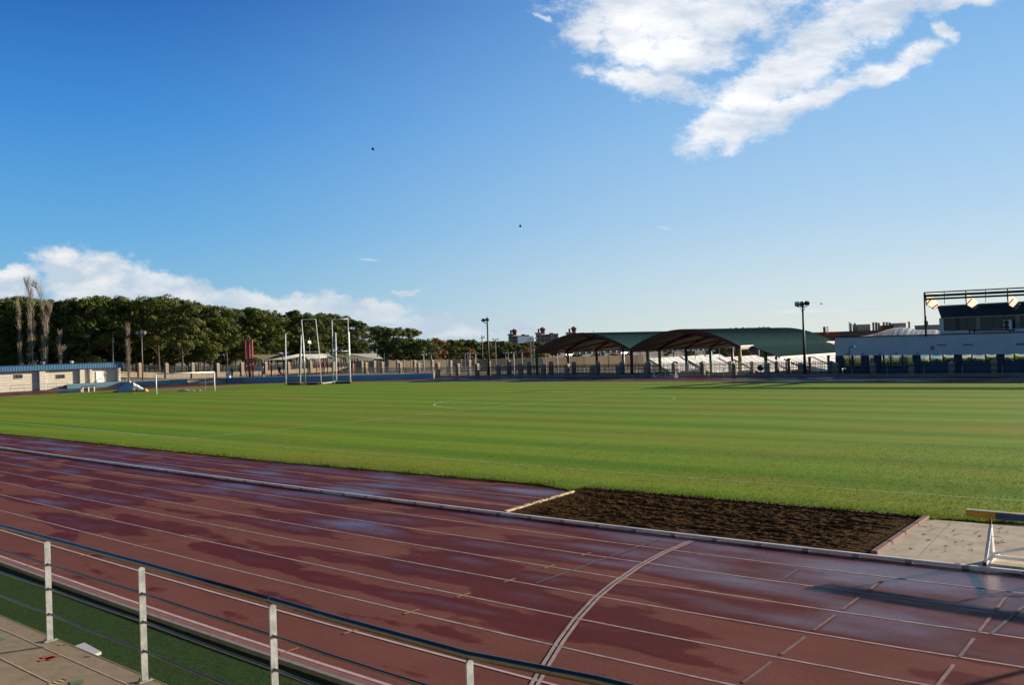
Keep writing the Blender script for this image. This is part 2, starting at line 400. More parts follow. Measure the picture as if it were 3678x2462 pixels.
def grass_material():
    m = bpy.data.materials.new('mown_grass'); m.use_nodes = True; nt = m.node_tree; b = nt.nodes['Principled BSDF']
    N = nt.nodes.new; L = nt.links.new
    tc = N('ShaderNodeTexCoord'); P = tc.outputs['Object']
    def noi(scale, sx=1, sy=1, det=6, rg=.6):
        mp = N('ShaderNodeMapping'); mp.inputs['Scale'].default_value = (sx, sy, 1); L(P, mp.inputs[0])
        n = N('ShaderNodeTexNoise'); n.inputs['Scale'].default_value = scale; n.inputs['Detail'].default_value = det; n.inputs['Roughness'].default_value = rg
        L(mp.outputs[0], n.inputs['Vector']); return n.outputs['Fac']
    def mth(op, a, b_=None, clamp=False):
        n = N('ShaderNodeMath'); n.operation = op; n.use_clamp = clamp
        for i, x in enumerate((a, b_)):
            if x is None: continue
            if isinstance(x, (int, float)): n.inputs[i].default_value = x
            else: L(x, n.inputs[i])
        return n.outputs[0]
    sp = N('ShaderNodeSeparateXYZ'); L(P, sp.inputs[0])
    wob = mth('MULTIPLY', mth('SUBTRACT', noi(.05, 1, .6, 3), .5), 3.0)
    st = mth('SINE', mth('MULTIPLY', mth('ADD', sp.outputs[1], wob), 2*pi/4.6))
    st2 = mth('MULTIPLY', mth('SUBTRACT', noi(.9, .03, 1.0, 4, .6), .5), 5.0)
    stripe = mth('MULTIPLY', mth('ADD', mth('ADD', mth('MULTIPLY', st, .75), st2), 1.0), .5, True)
    big = noi(.16, .35, 1.0, 5, .6)
    fine = noi(7.0, .35, 1.0, 8, .8)
    micro = noi(38, 1, 1, 4, .8)
    def ramp(f, a, b_, p0=.3, p1=.7):
        r = N('ShaderNodeValToRGB'); e = r.color_ramp.elements; e[0].position = p0; e[1].position = p1
        e[0].color = (*a, 1); e[1].color = (*b_, 1); L(f, r.inputs[0]); return r.outputs[0]
    def mix(f, a, b_, bl='MIX'):
        n = N('ShaderNodeMix'); n.data_type = 'RGBA'; n.blend_type = bl
        if isinstance(f, float): n.inputs[0].default_value = f
        else: L(f, n.inputs[0])
        L(a, n.inputs[6]); L(b_, n.inputs[7]); return n.outputs[2]
    green = ramp(fine, (.074, .182, .006), (.136, .268, .011))
    olive = ramp(fine, (.172, .266, .013), (.258, .362, .026))
    c = mix(mth('MULTIPLY', stripe, .90), green, olive)
    dry = ramp(big, (0, 0, 0), (1, 1, 1), .46, .68)
    brown = ramp(fine, (.225, .165, .018), (.330, .235, .034))
    c = mix(mth('MULTIPLY', dry, .50), c, brown)
    # worn straw-coloured rim beside the runway
    nw = mth('MULTIPLY', mth('SUBTRACT', noi(.9, 1, 1, 5), .5), 2.2)
    dist = mth('ADD', mth('SUBTRACT', sp.outputs[1], 21.6), nw)
    rim = mth('SUBTRACT', 1.0, mth('MULTIPLY', dist, 1.1), True)
    straw = ramp(micro, (.10, .088, .018), (.27, .22, .065))
    c = mix(mth('MULTIPLY', rim, .55), c, straw)
    mc = ramp(micro, (.55, .55, .55), (1.35, 1.35, 1.35), .3, .7)
    c = mix(.75, c, mc, 'MULTIPLY')
    # scattered dark divots
    dv = ramp(noi(1.1, .5, 1.6, 4, .6), (1, 1, 1), (.45, .5, .4), .66, .72)
    c = mix(.8, c, dv, 'MULTIPLY')
    L(c, b.inputs['Base Color']); b.inputs['Roughness'].default_value = .85; b.inputs['Specular IOR Level'].default_value = .08
    
    bp = N('ShaderNodeBump'); bp.inputs['Strength'].default_value = .5; bp.inputs['Distance'].default_value = .018
    hsum = mth('ADD', micro, mth('MULTIPLY', fine, .35))
    L(hsum, bp.inputs['Height']); L(bp.outputs[0], b.inputs['Normal'])
    return m
M['grass'] = grass_material()

def track_material():
    m = bpy.data.materials.new('tartan_track'); m.use_nodes = True; nt = m.node_tree; b = nt.nodes['Principled BSDF']
    N = nt.nodes.new; L = nt.links.new
    tc = N('ShaderNodeTexCoord'); P = tc.outputs['Object']
    def noi(scale, sx=1, sy=1, det=6, rg=.6, rot=0, off=0):
        mp = N('ShaderNodeMapping'); mp.inputs['Scale'].default_value = (sx, sy, 1); mp.inputs['Rotation'].default_value = (0, 0, rot)
        mp.inputs['Location'].default_value = (off, off, 0); L(P, mp.inputs[0])
        n = N('ShaderNodeTexNoise'); n.inputs['Scale'].default_value = scale; n.inputs['Detail'].default_value = det; n.inputs['Roughness'].default_value = rg
        L(mp.outputs[0], n.inputs['Vector']); return n.outputs['Fac']
    def mth(op, a, b_=None, clamp=False):
        n = N('ShaderNodeMath'); n.operation = op; n.use_clamp = clamp
        for i, x in enumerate((a, b_)):
            if x is None: continue
            if isinstance(x, (int, float)): n.inputs[i].default_value = x
            else: L(x, n.inputs[i])
        return n.outputs[0]
    def ramp(f, a, b_, p0, p1, ip='LINEAR'):
        r = N('ShaderNodeValToRGB'); r.color_ramp.interpolation = ip; e = r.color_ramp.elements; e[0].position = p0; e[1].position = p1
        e[0].color = (*a, 1); e[1].color = (*b_, 1); L(f, r.inputs[0]); return r.outputs[0]
    def mix(f, a, b_, bl='MIX'):
        n = N('ShaderNodeMix'); n.data_type = 'RGBA'; n.blend_type = bl
        if isinstance(f, (float, int)): n.inputs[0].default_value = f
        else: L(f, n.inputs[0])
        L(a, n.inputs[6]); L(b_, n.inputs[7]); return n.outputs[2]
    def mr(v, a, b_, c=0., d=1., ip='LINEAR'):
        n = N('ShaderNodeMapRange'); n.interpolation_type = ip; L(v, n.inputs[0])
        for i, x in enumerate((a, b_, c, d)): n.inputs[i+1].default_value = x
        return n.outputs[0]
    sp = N('ShaderNodeSeparateXYZ'); L(P, sp.inputs[0])
    # long puddles that lie in the worn middle of each lane
    lane = mth('COSINE', mth('MULTIPLY', mth('SUBTRACT', sp.outputs[1], 8.25), 2*pi/1.22))
    pud = noi(.60, .36, 1.0, 3, .5, .05)
    edge = mth('ADD', mth('MULTIPLY', mth('SUBTRACT', noi(3.2, .7, 1.2, 6, .78), .5), .17), mth('MULTIPLY', mth('SUBTRACT', noi(1.5, .30, 1.1, 3, .5, .1, 7), .5), .16))
    # wetter towards the inner lanes
    inner = mth('ADD', mr(sp.outputs[1], 8.0, 17.0, -.12, .10), mth('MULTIPLY', mr(sp.outputs[0], -15., -5., 0., .16), mr(sp.outputs[1], 11., 15., 0., 1.)))
    wet0 = mth('ADD', mth('ADD', pud, edge), mth('ADD', mth('MULTIPLY', lane, .055), inner))
    wet = mr(wet0, .468, .508, 0, 1, 'SMOOTHSTEP')
    deep = mr(wet0, .55, .84, 0, 1, 'SMOOTHSTEP')
    micro = noi(34, 1, 1, 4, .85)
    mid = noi(1.1, .35, 1, 6, .65, 0, 4)
    dry = ramp(mid, (.160, .058, .048), (.210, .082, .068), .3, .7)
    damp = ramp(mid, (.095, .014, .009), (.130, .021, .013), .3, .7)
    c = mix(wet, dry, damp)
    mc = ramp(micro, (.62, .62, .62), (1.38, 1.38, 1.38), .32, .68)
    c = mix(.9, c, mc, 'MULTIPLY')
    L(c, b.inputs['Base Color'])
    rgh = mth('SUBTRACT', mth('SUBTRACT', .86, mth('MULTIPLY', wet, .30)), mth('MULTIPLY', deep, .30))
    L(rgh, b.inputs['Roughness'])
    b.inputs['Specular IOR Level'].default_value = .5
    L(mth('ADD', .04, mth('ADD', mth('MULTIPLY', wet, .03), mth('MULTIPLY', deep, .50))), b.inputs['Specular IOR Level'])
    gr = noi(120, 1, 1, 2, .8)
    bp = N('ShaderNodeBump'); bp.inputs['Distance'].default_value = .006
    L(mth('SUBTRACT', .8, mth('MULTIPLY', deep, .55)), bp.inputs['Strength'])
    L(gr, bp.inputs['Height']); L(bp.outputs[0], b.inputs['Normal'])
    return m
M['track'] = track_material()
M['track_plain'] = mat('track_margin', (.26, .085, .085), .85, var=.15, vscale=4, bump=.3, bscale=80)
M['turf'] = mat('artificial_turf', (.011, .030, .005), .9, col2=(.044, .086, .016), vscale=22, bump=.8, bscale=60)
M['ground'] = mat('dusty_ground', (.26, .22, .17), .95, col2=(.34, .30, .24), vscale=.2)
M['earth'] = mat('woodland_floor', (.07, .06, .035), .95, col2=(.11, .10, .05), vscale=.3)
for k_ in ('turf', 'ground', 'earth', 'concrete', 'slab', 'stone_wall', 'green_roof'):
    M[k_].node_tree.nodes['Principled BSDF'].inputs['Specular IOR Level'].default_value = .12
def soil_mat():
    m = mat('dark_damp_sand', (.036, .018, .005), .95, col2=(.108, .056, .017), vscale=4, bump=.5, bscale=45)
    for n in m.node_tree.nodes:
        if n.type == 'BUMP': n.inputs['Distance'].default_value = .03
        if n.type == 'BSDF_PRINCIPLED': n.inputs['Specular IOR Level'].default_value = .03
    return m
M['soil'] = soil_mat()

def sheet(name, pts, z, mt, kind='structure'):
    b = MB(); b.add([(p[0], p[1], z) for p in pts], [tuple(range(len(pts)))])
    o = b.build(name, mt); o['kind'] = kind; return o

# ------------------------------------------------------------------ ground and the big sheets
g = MB(); g.add([(-2600, -600, -1.45), (1400, -600, -1.45), (1400, 2600, -1.45), (-2600, 2600, -1.45)], [(0, 1, 2, 3)])
tag(g.build('ground', M['ground']), kind='structure')

TY = [7.759+1.22*k for k in range(9)]      # lane lines, k = 0 outermost
def pline(ty, x0, x1, n): return [G(x0+(x1-x0)*i/n, ty) for i in range(n+1)]
outer_far = [(-160, 1425), (0, 1411), (134, 1403), (242, 1398), (434, 1388.6), (608, 1383), (815, 1376.5), (950, 1373.5), (1200, 1367.5), (1450, 1361.7), (1558, 1358), (1950, 1357), (2400, 1356), (3000, 1355), (3400, 1354), (3678, 1353.5)]
inner_far = [(-160, 1438), (0, 1427), (213, 1415.6), (400, 1404), (530, 1399), (621, 1394), (736, 1388.8), (850, 1383.5), (1000, 1378.5), (1132, 1375.5), (1265, 1373.7), (1450, 1372), (1950, 1372.6), (2600, 1373.6), (3200, 1374.6), (3678, 1374.8)]
OF = [gp(*q) for q in outer_far]; IF = [gp(*q) for q in inner_far]
# track: outer loop, closed behind the left edge and far to the right
near_out = pline(7.559, 14, -90, 40)
left_loop = [Vector((-110, 9.0, 0)), Vector((-126, 15, 0)), Vector((-139, 27, 0)), Vector((-146, 40, 0))]
loop = [Vector((60, 8.0, 0))]+near_out+left_loop+OF[1:]+[Vector((60, 91.5, 0))]
trk = MB()
trk.add([(p.x, p.y, 0) for p in loop], [tuple(range(len(loop)))])
trk.add([(p.x, p.y, 0) for p in loop]+[(p.x, p.y, -1.6) for p in loop], [(i, i+1, len(loop)+i+1, len(loop)+i) for i in range(len(loop)-1)])
tag(trk.build('running_track', M['track']), kind='structure')

# grass infield (a hand's breadth of turf above the track), ragged near edge
edge_px = [(0, 1560), (250, 1585), (500, 1612), (750, 1637), (1000, 1663), (1250, 1684), (1500, 1706), (1750, 1727), (1950, 1745), (2055, 1768), (2105, 1755), (2300, 1772), (2600, 1799), (2900, 1826), (3150, 1848), (3325, 1866), (3500, 1875), (3678, 1885)]
EP = []
for (a, b_) in zip(edge_px[:-1], edge_px[1:]):
    n = max(2, int(abs(b_[0]-a[0])/14))
    for i in range(n):
        t = i/n; px = a[0]+(b_[0]-a[0])*t; py = a[1]+(b_[1]-a[1])*t
        q = gp(px, py); q.y += .12*noise.noise(Vector((q.x*2.3, 0, 0)))+.05*noise.noise(Vector((q.x*9, 3, 0)))
        EP.append(q)
EP.append(gp(*edge_px[-1]))
gl = [Vector((60, 22.6, 0)), Vector((4, 22.4, 0))]+EP[::-1]+[Vector((-75, 21.8, 0)), Vector((-100, 23, 0)), Vector((-116, 33, 0)), Vector((-123, 43, 0))]+IF[1:]+[Vector((60, 81, 0))]
gm = MB(); gm.add([(p.x, p.y, .030) for p in gl], [tuple(range(len(gl)))])
gm.add([(p.x, p.y, .030) for p in gl]+[(p.x, p.y, -.02) for p in gl], [(i, i+1, len(gl)+i+1, len(gl)+i) for i in range(len(gl)-1)])
tag(gm.build('grass_infield', M['grass']), kind='structure')

# tufts along the near edge of the grass
tb = MB(); rnd = random.Random(3)
def tuft_at(b, x, y, z0, h):
    a = rnd.uniform(0, 2*pi); w = rnd.uniform(.006, .014); lx, ly = rnd.uniform(-.05, .05), rnd.uniform(-.05, .05)
    dx, dy = cos(a)*w, sin(a)*w
    b.add([(x-dx, y-dy, z0), (x+dx, y+dy, z0), (x+lx, y+ly, z0+h)], [(0, 1, 2)])
for i in range(len(EP)-1):
    a, b_ = EP[i], EP[i+1]; Lg = (b_-a).length; dd = sqrt(a.x**2+a.y**2)
    if Lg > 3: continue
    for k in range(int(Lg*min(420, 12000/dd))):
        t = rnd.random(); off = abs(rnd.gauss(0, .30))-.06
        x = a.x+(b_.x-a.x)*t; y = a.y+(b_.y-a.y)*t+off
        h = rnd.uniform(.03, .10)*(1.3 if noise.noise(Vector((x*1.1, 5, 0))) > .1 else .7)
        tuft_at(tb, x, y, .02, h)
tag(tb.build('grass_tufts', M['blades']), kind='stuff')
# short blades over the nearer part of the pitch
tb = MB()
for k in range(70000):
    py = rnd.uniform(1600, 1900); px = rnd.uniform(0, 3678)
    q = gp(px, py)
    if q.y < 22.2 or rnd.random() > (46-q.y)/16: continue
    tuft_at(tb, q.x, q.y, .025, rnd.uniform(.02, .05))
tag(tb.build('grass_blades', M['blades']), kind='stuff')

# ---- painted lines on the track
def strip(b, pts, w, z):
    for i in range(len(pts)-1):
        a, c = pts[i], pts[i+1]; d = (c-a); n = Vector((-d.y, d.x, 0)).normalized()*w/2
        b.quad((a.x-n.x, a.y-n.y, z), (c.x-n.x, c.y-n.y, z), (c.x+n.x, c.y+n.y, z), (a.x+n.x, a.y+n.y, z))
b = MB()
for k in range(0, 8): strip(b, pline(TY[k], 8, -92, 60), .05, .004)
r1 = gp(800, 1670.2); r2 = gp(800, 1696)
for q0, q1 in (((0, 1579), (1990, 1797)), ((0, 1597), (1885, 1825))): pass
strip(b, [gp(*q) for q in [(-300, 1555), (0, 1576), (400, 1618), (800, 1670.2), (1100, 1702.5), (1640, 1760.8), (1985, 1796)]], .05, .004)
strip(b, [gp(*q) for q in [(-300, 1573), (0, 1594), (400, 1643), (800, 1696), (1100, 1731.5), (1640, 1797), (1878, 1824)]], .05, .004)
bb = MB(); strip(bb, pline(TY[0], 8, -92, 60), .065, .006); strip(bb, pline(TY[1], 8, -60, 50), .055, .0062)
bb.build('lane_edge_marking', M['line_bright'])['kind'] = 'structure'
b.build('lane_marking', M['line_paint'])['kind'] = 'structure'
# double break line curving across the lanes
arc = [(1860, 2560), (1921, 2462), (1951, 2409), (2011, 2311), (2073, 2225.6), (2139, 2153), (2200, 2102), (2290, 2040), (2380, 1990), (2489, 1944)]
AR = [gp(*q) for q in arc]
b = MB()
for s in (-1, 1):
    pts = []
    for i, p in enumerate(AR):
        d = (AR[min(i+1, len(AR)-1)]-AR[max(i-1, 0)]).normalized(); n = Vector((-d.y, d.x, 0)); pts.append(p+n*s*.041)
    strip(b, pts, .055, .009)
b.build('break_line_marking', M['line_paint'])['kind'] = 'structure'
b = MB()
def dashes(pa, pb, gap, w, bld, z=.0085, seg=8):
    A, B = gp(*pa), gp(*pb)
    for i in range(seg):
        strip(bld, [A+(B-A)*((i+gap)/seg), A+(B-A)*((i+1-gap)/seg)], w, z)
def cross(pa, pb, w, bld):
    """transverse dashed line: a dash inside every lane"""
    A, B = gp(*pa), gp(*pb)
    for k in range(8):
        ya, yb = G(-6, TY[k]).y+.17, G(-6, TY[k]+1.22).y-.17
        fa = lambda y: Vector((A.x+(B.x-A.x)*(y-A.y)/(B.y-A.y), y, 0))
        if yb > 17.3: continue
        strip(bld, [fa(ya), fa(yb)], w, .0085)
cross((2660, 2462), (3240, 2035), .05, b); cross((3375.6, 2456), (3618.5, 2140), .05, b)
b.build('dashed_marking', M['line_faint'])['kind'] = 'structure'
b = MB()
strip(b, [gp(1925, 2097.7), gp(2369, 1939)], .05, .0075); strip(b, [gp(2802.7, 2089), gp(2870, 2047)], .05, .0075)
strip(b, [gp(3560, 2280), gp(3678, 2180)], .05, .0075)
b.build('blue_marking', M['line_blue'])['kind'] = 'structure'
b = MB()
for q in [(2104.8, 1994.3), (1974.6, 2039), (1831.7, 2088), (1665, 2141.5), (1479.6, 2201), (1264.9, 2271.7), (1040.8, 2341.8), (308, 1998), (503.6, 1963), (681, 1930), (835, 1901), (988, 1874), (109, 2032.7)]:
    p = gp(*q); strip(b, [p+Vector((0, -.16, 0)), p+Vector((0, .16, 0))], .045, .012)
b.build('tick_marking', M['line_yellow'])['kind'] = 'structure'

# ---- football markings
HX, YC, TT = -42.03, 55.98, 25.118
b = MB()
bf = MB()
def gs(bld, pts, w=.11): strip(bld, [G(*p) for p in pts], w, .036)
gs(b, [(HX-i*2.0, TT) for i in range(0, 27)])
gs(bf, [(HX+i*2.0, TT) for i in range(0, 24)])
gs(b, [(HX, TT+i) for i in range(0, 45)])
gs(bf, [(HX, TT+44+i) for i in range(0, 18)])
gs(b, [(HX-9.15*cos(t), YC+9.15*sin(t)) for t in [radians(a) for a in range(-82, 70, 4)]], .13)
gs(bf, [(HX-9.15*cos(t), YC+9.15*sin(t)) for t in [radians(a) for a in range(66, 279, 4)]], .11)
GX = -94.15
gs(b, [(GX, YC-20.16+i*2) for i in range(21)])
gs(bf, [(GX+16.5, YC-20.16+i*2) for i in range(21)], .14)
gs(bf, [(GX+i*1.5, YC-20.16) for i in range(12)], .14)
gs(bf, [(GX, TT+i*2) for i in range(31)])
b.build('pitch_marking', M['grass_line'])['kind'] = 'structure'
bf.build('faded_pitch_marking', M['grass_line_faint'])['kind'] = 'structure'

# ---- kerb rail between lane one and the runway
KY = TY[8]
kp = [G(10-i*1.0, KY) for i in range(0, 100)]
kr = empty('kerb_rail', (kp[12].x, kp[12].y, 0), 'low white aluminium kerb rail along the inside of the nearest running lanes', 'kerb rail')
b = MB()
for i in range(len(kp)-1): b.beam(kp[i]+Vector((0, .03, .047)), kp[i+1]+Vector((0, .03, .047)), .075, .056)
b.build('rail', M['alu'], kr)
for i in range(4, 62, 1):
    p = kp[i]; b = MB(); b.box(p.x-.06, p.y-.011, .004, p.x+.06, p.y+.071, .060); o = b.build('bracket', M['grey_metal'], kr)
    if i > 50: break

# ---- sand pit
def pit():
    A, B_, C_, D_ = gp(1812, 1844), gp(2085, 1758), gp(3325, 1869), gp(3130, 1995)
    nx, ny = 330, 150; b = MB(); vs = []
    for j in range(ny+1):
        t = j/ny
        for i in range(nx+1):
            s = i/nx
            p = (A*(1-s)+D_*s)*(1-t)+(B_*(1-s)+C_*s)*t
            e = min(1, 8*min(s, 1-s, t*2.0, (1-t)*2.0)+.1)
            q = Vector((p.x*1.1, p.y*4.2, 0))
            h = .036*noise.fractal(q*.9, .8, 2.1, 5)+.026*noise.fractal(Vector((p.x*5, p.y*9, 2)), .9, 2.0, 3)
            vs.append((p.x, p.y, .015+h*e+.012*e))
    fs = [(j*(nx+1)+i, j*(nx+1)+i+1, (j+1)*(nx+1)+i+1, (j+1)*(nx+1)+i) for j in range(ny) for i in range(nx)]
    b.add(vs, fs); o = b.build('sand_pit', M['soil'], smooth=True); o['kind'] = 'structure'
    # dark crumbs of sand
    b = MB(); rr = random.Random(5)
    for k in range(2600):
        s, t = rr.random(), rr.random(); p = (A*(1-s)+D_*s)*(1-t)+(B_*(1-s)+C_*s)*t
        if rr.random() < .3: p = B_*(1-s)+C_*s+Vector((0, rr.gauss(0, .08), 0))
        r = rr.uniform(.008, .026); z = .03+rr.random()*.03
        b.add([(p.x-r, p.y-r, z), (p.x+r, p.y-r*.6, z), (p.x, p.y+r, z), (p.x, p.y, z+r*1.4)], [(0, 1, 3), (1, 2, 3), (2, 0, 3)])
    tag(b.build('sand_crumbs', M['soil']), kind='stuff')
    # worn timber sill at the end of the runway
    b = MB(); n = 26
    P, Q = gp(1812, 1843), gp(2058, 1770); d = (Q-P).normalized(); nn = Vector((d.y, -d.x, 0))
    prev = None
    for i in range(n):
        t0, t1 = i/n, (i+1)/n
        w = .09+.05*noise.noise(Vector((i*.9, 1, 0))); z = .055+.02*noise.noise(Vector((i*.7, 8, 0)))
        a, c = P+(Q-P)*t0, P+(Q-P)*t1
        cur = [(c.x, c.y, z), (c.x+nn.x*w, c.y+nn.y*w, z-.012)]
        if prev is None: prev = [(a.x, a.y, z), (a.x+nn.x*w, a.y+nn.y*w, z-.012)]
        b.quad(prev[0], prev[1], cur[1], cur[0])
        b.quad((prev[0][0], prev[0][1], 0), prev[0], cur[0], (cur[0][0], cur[0][1], 0))
        b.quad(prev[1], (prev[1][0], prev[1][1], 0), (cur[1][0], cur[1][1], 0), cur[1])
        prev = cur
    tag(b.build('timber_sill', M['wood_edge']), 'cracked pale timber board between the red runway and the dark sand pit', 'timber board')
    b = MB(); P, Q = gp(3138, 1996), gp(3330, 1864); n = 4
    for i in range(n):
        a, c = P+(Q-P)*(i/n+.004), P+(Q-P)*((i+1)/n-.004)
        b.beam((a.x, a.y, .035), (c.x, c.y, .035), .13, .09)
    tag(b.build('pit_edging', M['pit_kerb'], bevel=.015), 'dull red rubber edging between the dark sand pit and the cement slab', 'edging')
    b = MB(); P, Q = gp(2105, 1759), gp(3330, 1868)
    b.beam((P.x, P.y+.02, .0), (Q.x, Q.y+.02, .0), .06, .09)
    tag(b.build('pit_border', M['pit_kerb']), 'thin dark red border strip along the grass side of the sand pit', 'border strip')
pit()
sl = [gp(3146, 1997), gp(3338, 1869), Vector((4, 22.35, 0)), Vector((4, 17.65, 0)), Vector((-3.0, 17.65, 0))]
sheet('cement_slab', sl, .016, M['slab'])
b = MB(); strip(b, [gp(3290, 1893), gp(3678, 1925)], .012, .0185); strip(b, [gp(3420, 1874), gp(3300, 2003)], .012, .0185); b.build('slab_joint', M['kerb_conc'])['kind'] = 'structure'
b = MB(); rr = random.Random(9)
for k in range(60):
    s, t = rr.random(), rr.random(); p = gp(3200+s*430, 1890+t*120)
    if p.y < 17.9: continue
    r = rr.uniform(.015, .04); b.add([(p.x+r*cos(a)*rr.uniform(.5, 1.6), p.y+r*sin(a), .022+rr.random()*.012) for a in (0, 1.3, 2.6, 3.9, 5.2)], [(0, 1, 2, 3, 4)])
tag(b.build('leaf_litter', M['soil']), kind='stuff')

# ------------------------------------------------------------------ stand, turf strip
sheet('turf_strip', [(-140, 3.5, 0), (20, 3.5, 0), (20, 7.75, 0), (-90, 7.75, 0), (-140, 7.75, 0)], -.065, M['turf'])
b = MB(); pp = pline(7.52, 12, -80, 40); q2 = pline(7.60, 12, -80, 40)
for i in range(40):
    b.quad((pp[i].x, pp[i].y, .0025), (pp[i+1].x, pp[i+1].y, .0025), (q2[i+1].x, q2[i+1].y, .0025), (q2[i].x, q2[i].y, .0025))
    b.quad((pp[i].x, pp[i].y, .0025), (pp[i].x, pp[i].y, -.1), (pp[i+1].x, pp[i+1].y, -.1), (pp[i+1].x, pp[i+1].y, .0025))
b.build('track_kerb_stone', M['kerb_conc'])['kind'] = 'structure'
b = MB(); pp = pline(7.605, 12, -80, 40); q2 = pline(7.725, 12, -80, 40)
for i in range(40): b.quad((pp[i].x, pp[i].y, .003), (q2[i].x, q2[i].y, .003), (q2[i+1].x, q2[i+1].y, .003), (pp[i+1].x, pp[i+1].y, .003))
b.build('track_margin', M['track_plain'])['kind'] = 'structure'
# small scraps lying on turf and track
b = MB(); rr = random.Random(12)
for k in range(240):
    x, y = rr.uniform(-22, -3), rr.uniform(4.3, 7.4); r = rr.uniform(.004, .012)
    b.add([(x-r, y, -.055), (x+r, y-r, -.055), (x+r*.3, y+r, -.05)], [(0, 1, 2)])
tag(b.build('turf_specks', M['cream']), kind='stuff')

st = empty('concrete_stand', (-6, 3, 0), 'bare concrete grandstand steps in the lower left corner', 'grandstand')
tiers = [(3.32, 4.14, 1.334), (2.45, 3.34, 1.773), (1.72, 2.47, 2.21), (-2.2, 1.74, 2.65)]
for i, (y0, y1, z) in enumerate(tiers):
    b = MB(); zb = -.2 if i == 0 else tiers[i-1][2]-.02
    b.box(-60, y0, zb, 8, y1, z); b.build('step', M['concrete'], st, bevel=.012)
    b = MB(); b.box(-60, y1-.010, z-.02, 8, y1+.002, z+.0025); b.build('nosing', M['concrete_edge'] if i else M['concrete'], st)
def mark(name, pts, z, mt, label, cat):
    b = MB(); b.add([(p[0], p[1], z) for p in pts], [tuple(range(len(pts)))]); return tag(b.build(name, mt), label, cat)
# red painted cross on the second step
b = MB()
zc = 1.773+.004
for (p1, p2, w) in (((141, 2376), (217, 2355), .05), ((160, 2359), (194, 2370), .075)):
    a, c = gp(*p1, zc), gp(*p2, zc); strip(b, [a, c], w, zc+(0.001 if w > .1 else 0))
b.build('spray_cross', M['red_mark'], st)
b = MB(); a, c = gp(-12, 2300, zc), gp(8, 2304, zc); strip(b, [a, c], .10, zc); b.build('green_spot', M['green_mark'], st)
b = MB(); a, c = gp(252, 2458, zc), gp(300, 2449, zc); strip(b, [a, c], .10, zc); b.build('green_spot', M['green_mark'], st)
# hazard tape at the edge of the third step
for i in range(6):
    a, c = gp(180+i*9, 2462-i*3.2, 2.214), gp(188+i*9, 2459-i*3.2, 2.214)
    b = MB(); strip(b, [a, c], .05, 2.2145); b.build('hazard_tape', M['tape_y'] if i % 2 == 0 else M['black'], st)
b = MB()
for q in ((12, 2282), (26, 2281), (300, 2362), (224, 2318), (420, 2389), (310, 2360), (205, 2320)):
    for z_ in (1.336,):
        p = gp(*q, z_)
        if 3.32 < p.y < 4.12: b.add([(p.x, p.y, z_+.001), (p.x+.02, p.y+.012, z_+.006), (p.x+.055, p.y+.01, z_+.002), (p.x+.03, p.y-.008, z_+.001)], [(0, 1, 2, 3)])
tag(b.build('dead_leaves', M['trunk']), kind='stuff')
# white board lying on the turf below the stand
a, c, d, e = gp(283, 2316, -.05), gp(303, 2311, .10), gp(364, 2343, .10), gp(366, 2353, -.05)
b = MB()
P1, P2 = gp(303, 2310, .06), gp(364, 2343, .06); dd = (P2-P1); nn = Vector((dd.y, -dd.x, 0)).normalized()
if nn.y > 0: nn = -nn
Q1, Q2 = P1+nn*.55, P2+nn*.55
b.add([(P1.x, P1.y, .06), (P2.x, P2.y, .06), (Q2.x, Q2.y, .0), (Q1.x, Q1.y, .0), (P1.x, P1.y, .02), (P2.x, P2.y, .02), (Q2.x, Q2.y, -.05), (Q1.x, Q1.y, -.05)],
      [(0, 1, 2, 3), (7, 6, 5, 4), (0, 4, 5, 1), (1, 5, 6, 2), (2, 6, 7, 3), (3, 7, 4, 0)])
tag(b.build('white_board', M['tarp_white']), 'white curved board lying on the green turf strip just below the stand', 'board')

# handrail
YR = 4.07
def srow(px, row):
    d = ray(px, row); return CAM.z + d.z/d.y*YR, d.x/d.y*YR
hr = empty('handrail', (-7.9, YR, 1.334), 'steel handrail with four round rails along the front of the concrete stand', 'handrail')
posts = [(-3.6, None), ]
px_posts = [(168, 1936, 2283), (507, 2030, 2435.6), (977, 2160, 2600), (1684, 2358, 2950)]
top_pts = [(-700, 1723), (-300, 1816), (0, 1891.8), (166, 1936), (507, 2027), (700, 2081.7), (977, 2160), (1200, 2225.6), (1684, 2358), (2150, 2449), (2600, 2560)]
def railpts(lst): return [Vector((srow(*q)[1], YR, srow(*q)[0])) for q in lst]
TP = railpts(top_pts)
def rail_z(x, base):
    for i in range(len(TP)-1):
        if TP[i].x <= x <= TP[i+1].x: t = (x-TP[i].x)/(TP[i+1].x-TP[i].x); return TP[i].z*(1-t)+TP[i+1].z*t+base
    return TP[0].z+base if x < TP[0].x else TP[-1].z+base
xs = [srow(q[0], q[1])[1] for q in px_posts]
xall = [xs[0]-4.0, xs[0]-2.0]+xs+[xs[-1]+2.0, xs[-1]+4.0]
jx = srow(968, 2155)[1]
b = MB(); pts = [p for p in TP if p.x < jx]+[Vector((jx-.004, YR, rail_z(jx, 0)))]; b.tube([Vector((-40, YR, 2.42))]+pts, .026, 20)
b.build('top_rail', M['steel'], hr, smooth=True)
b = MB(); pts = [Vector((jx+.004, YR, rail_z(jx, 0)+.004))]+[p+Vector((0, 0, .003)) for p in TP if p.x > jx]; b.tube(pts+[Vector((4, YR, 2.36))], .0265, 20)
b.build('top_rail', M['steel'], hr, smooth=True)
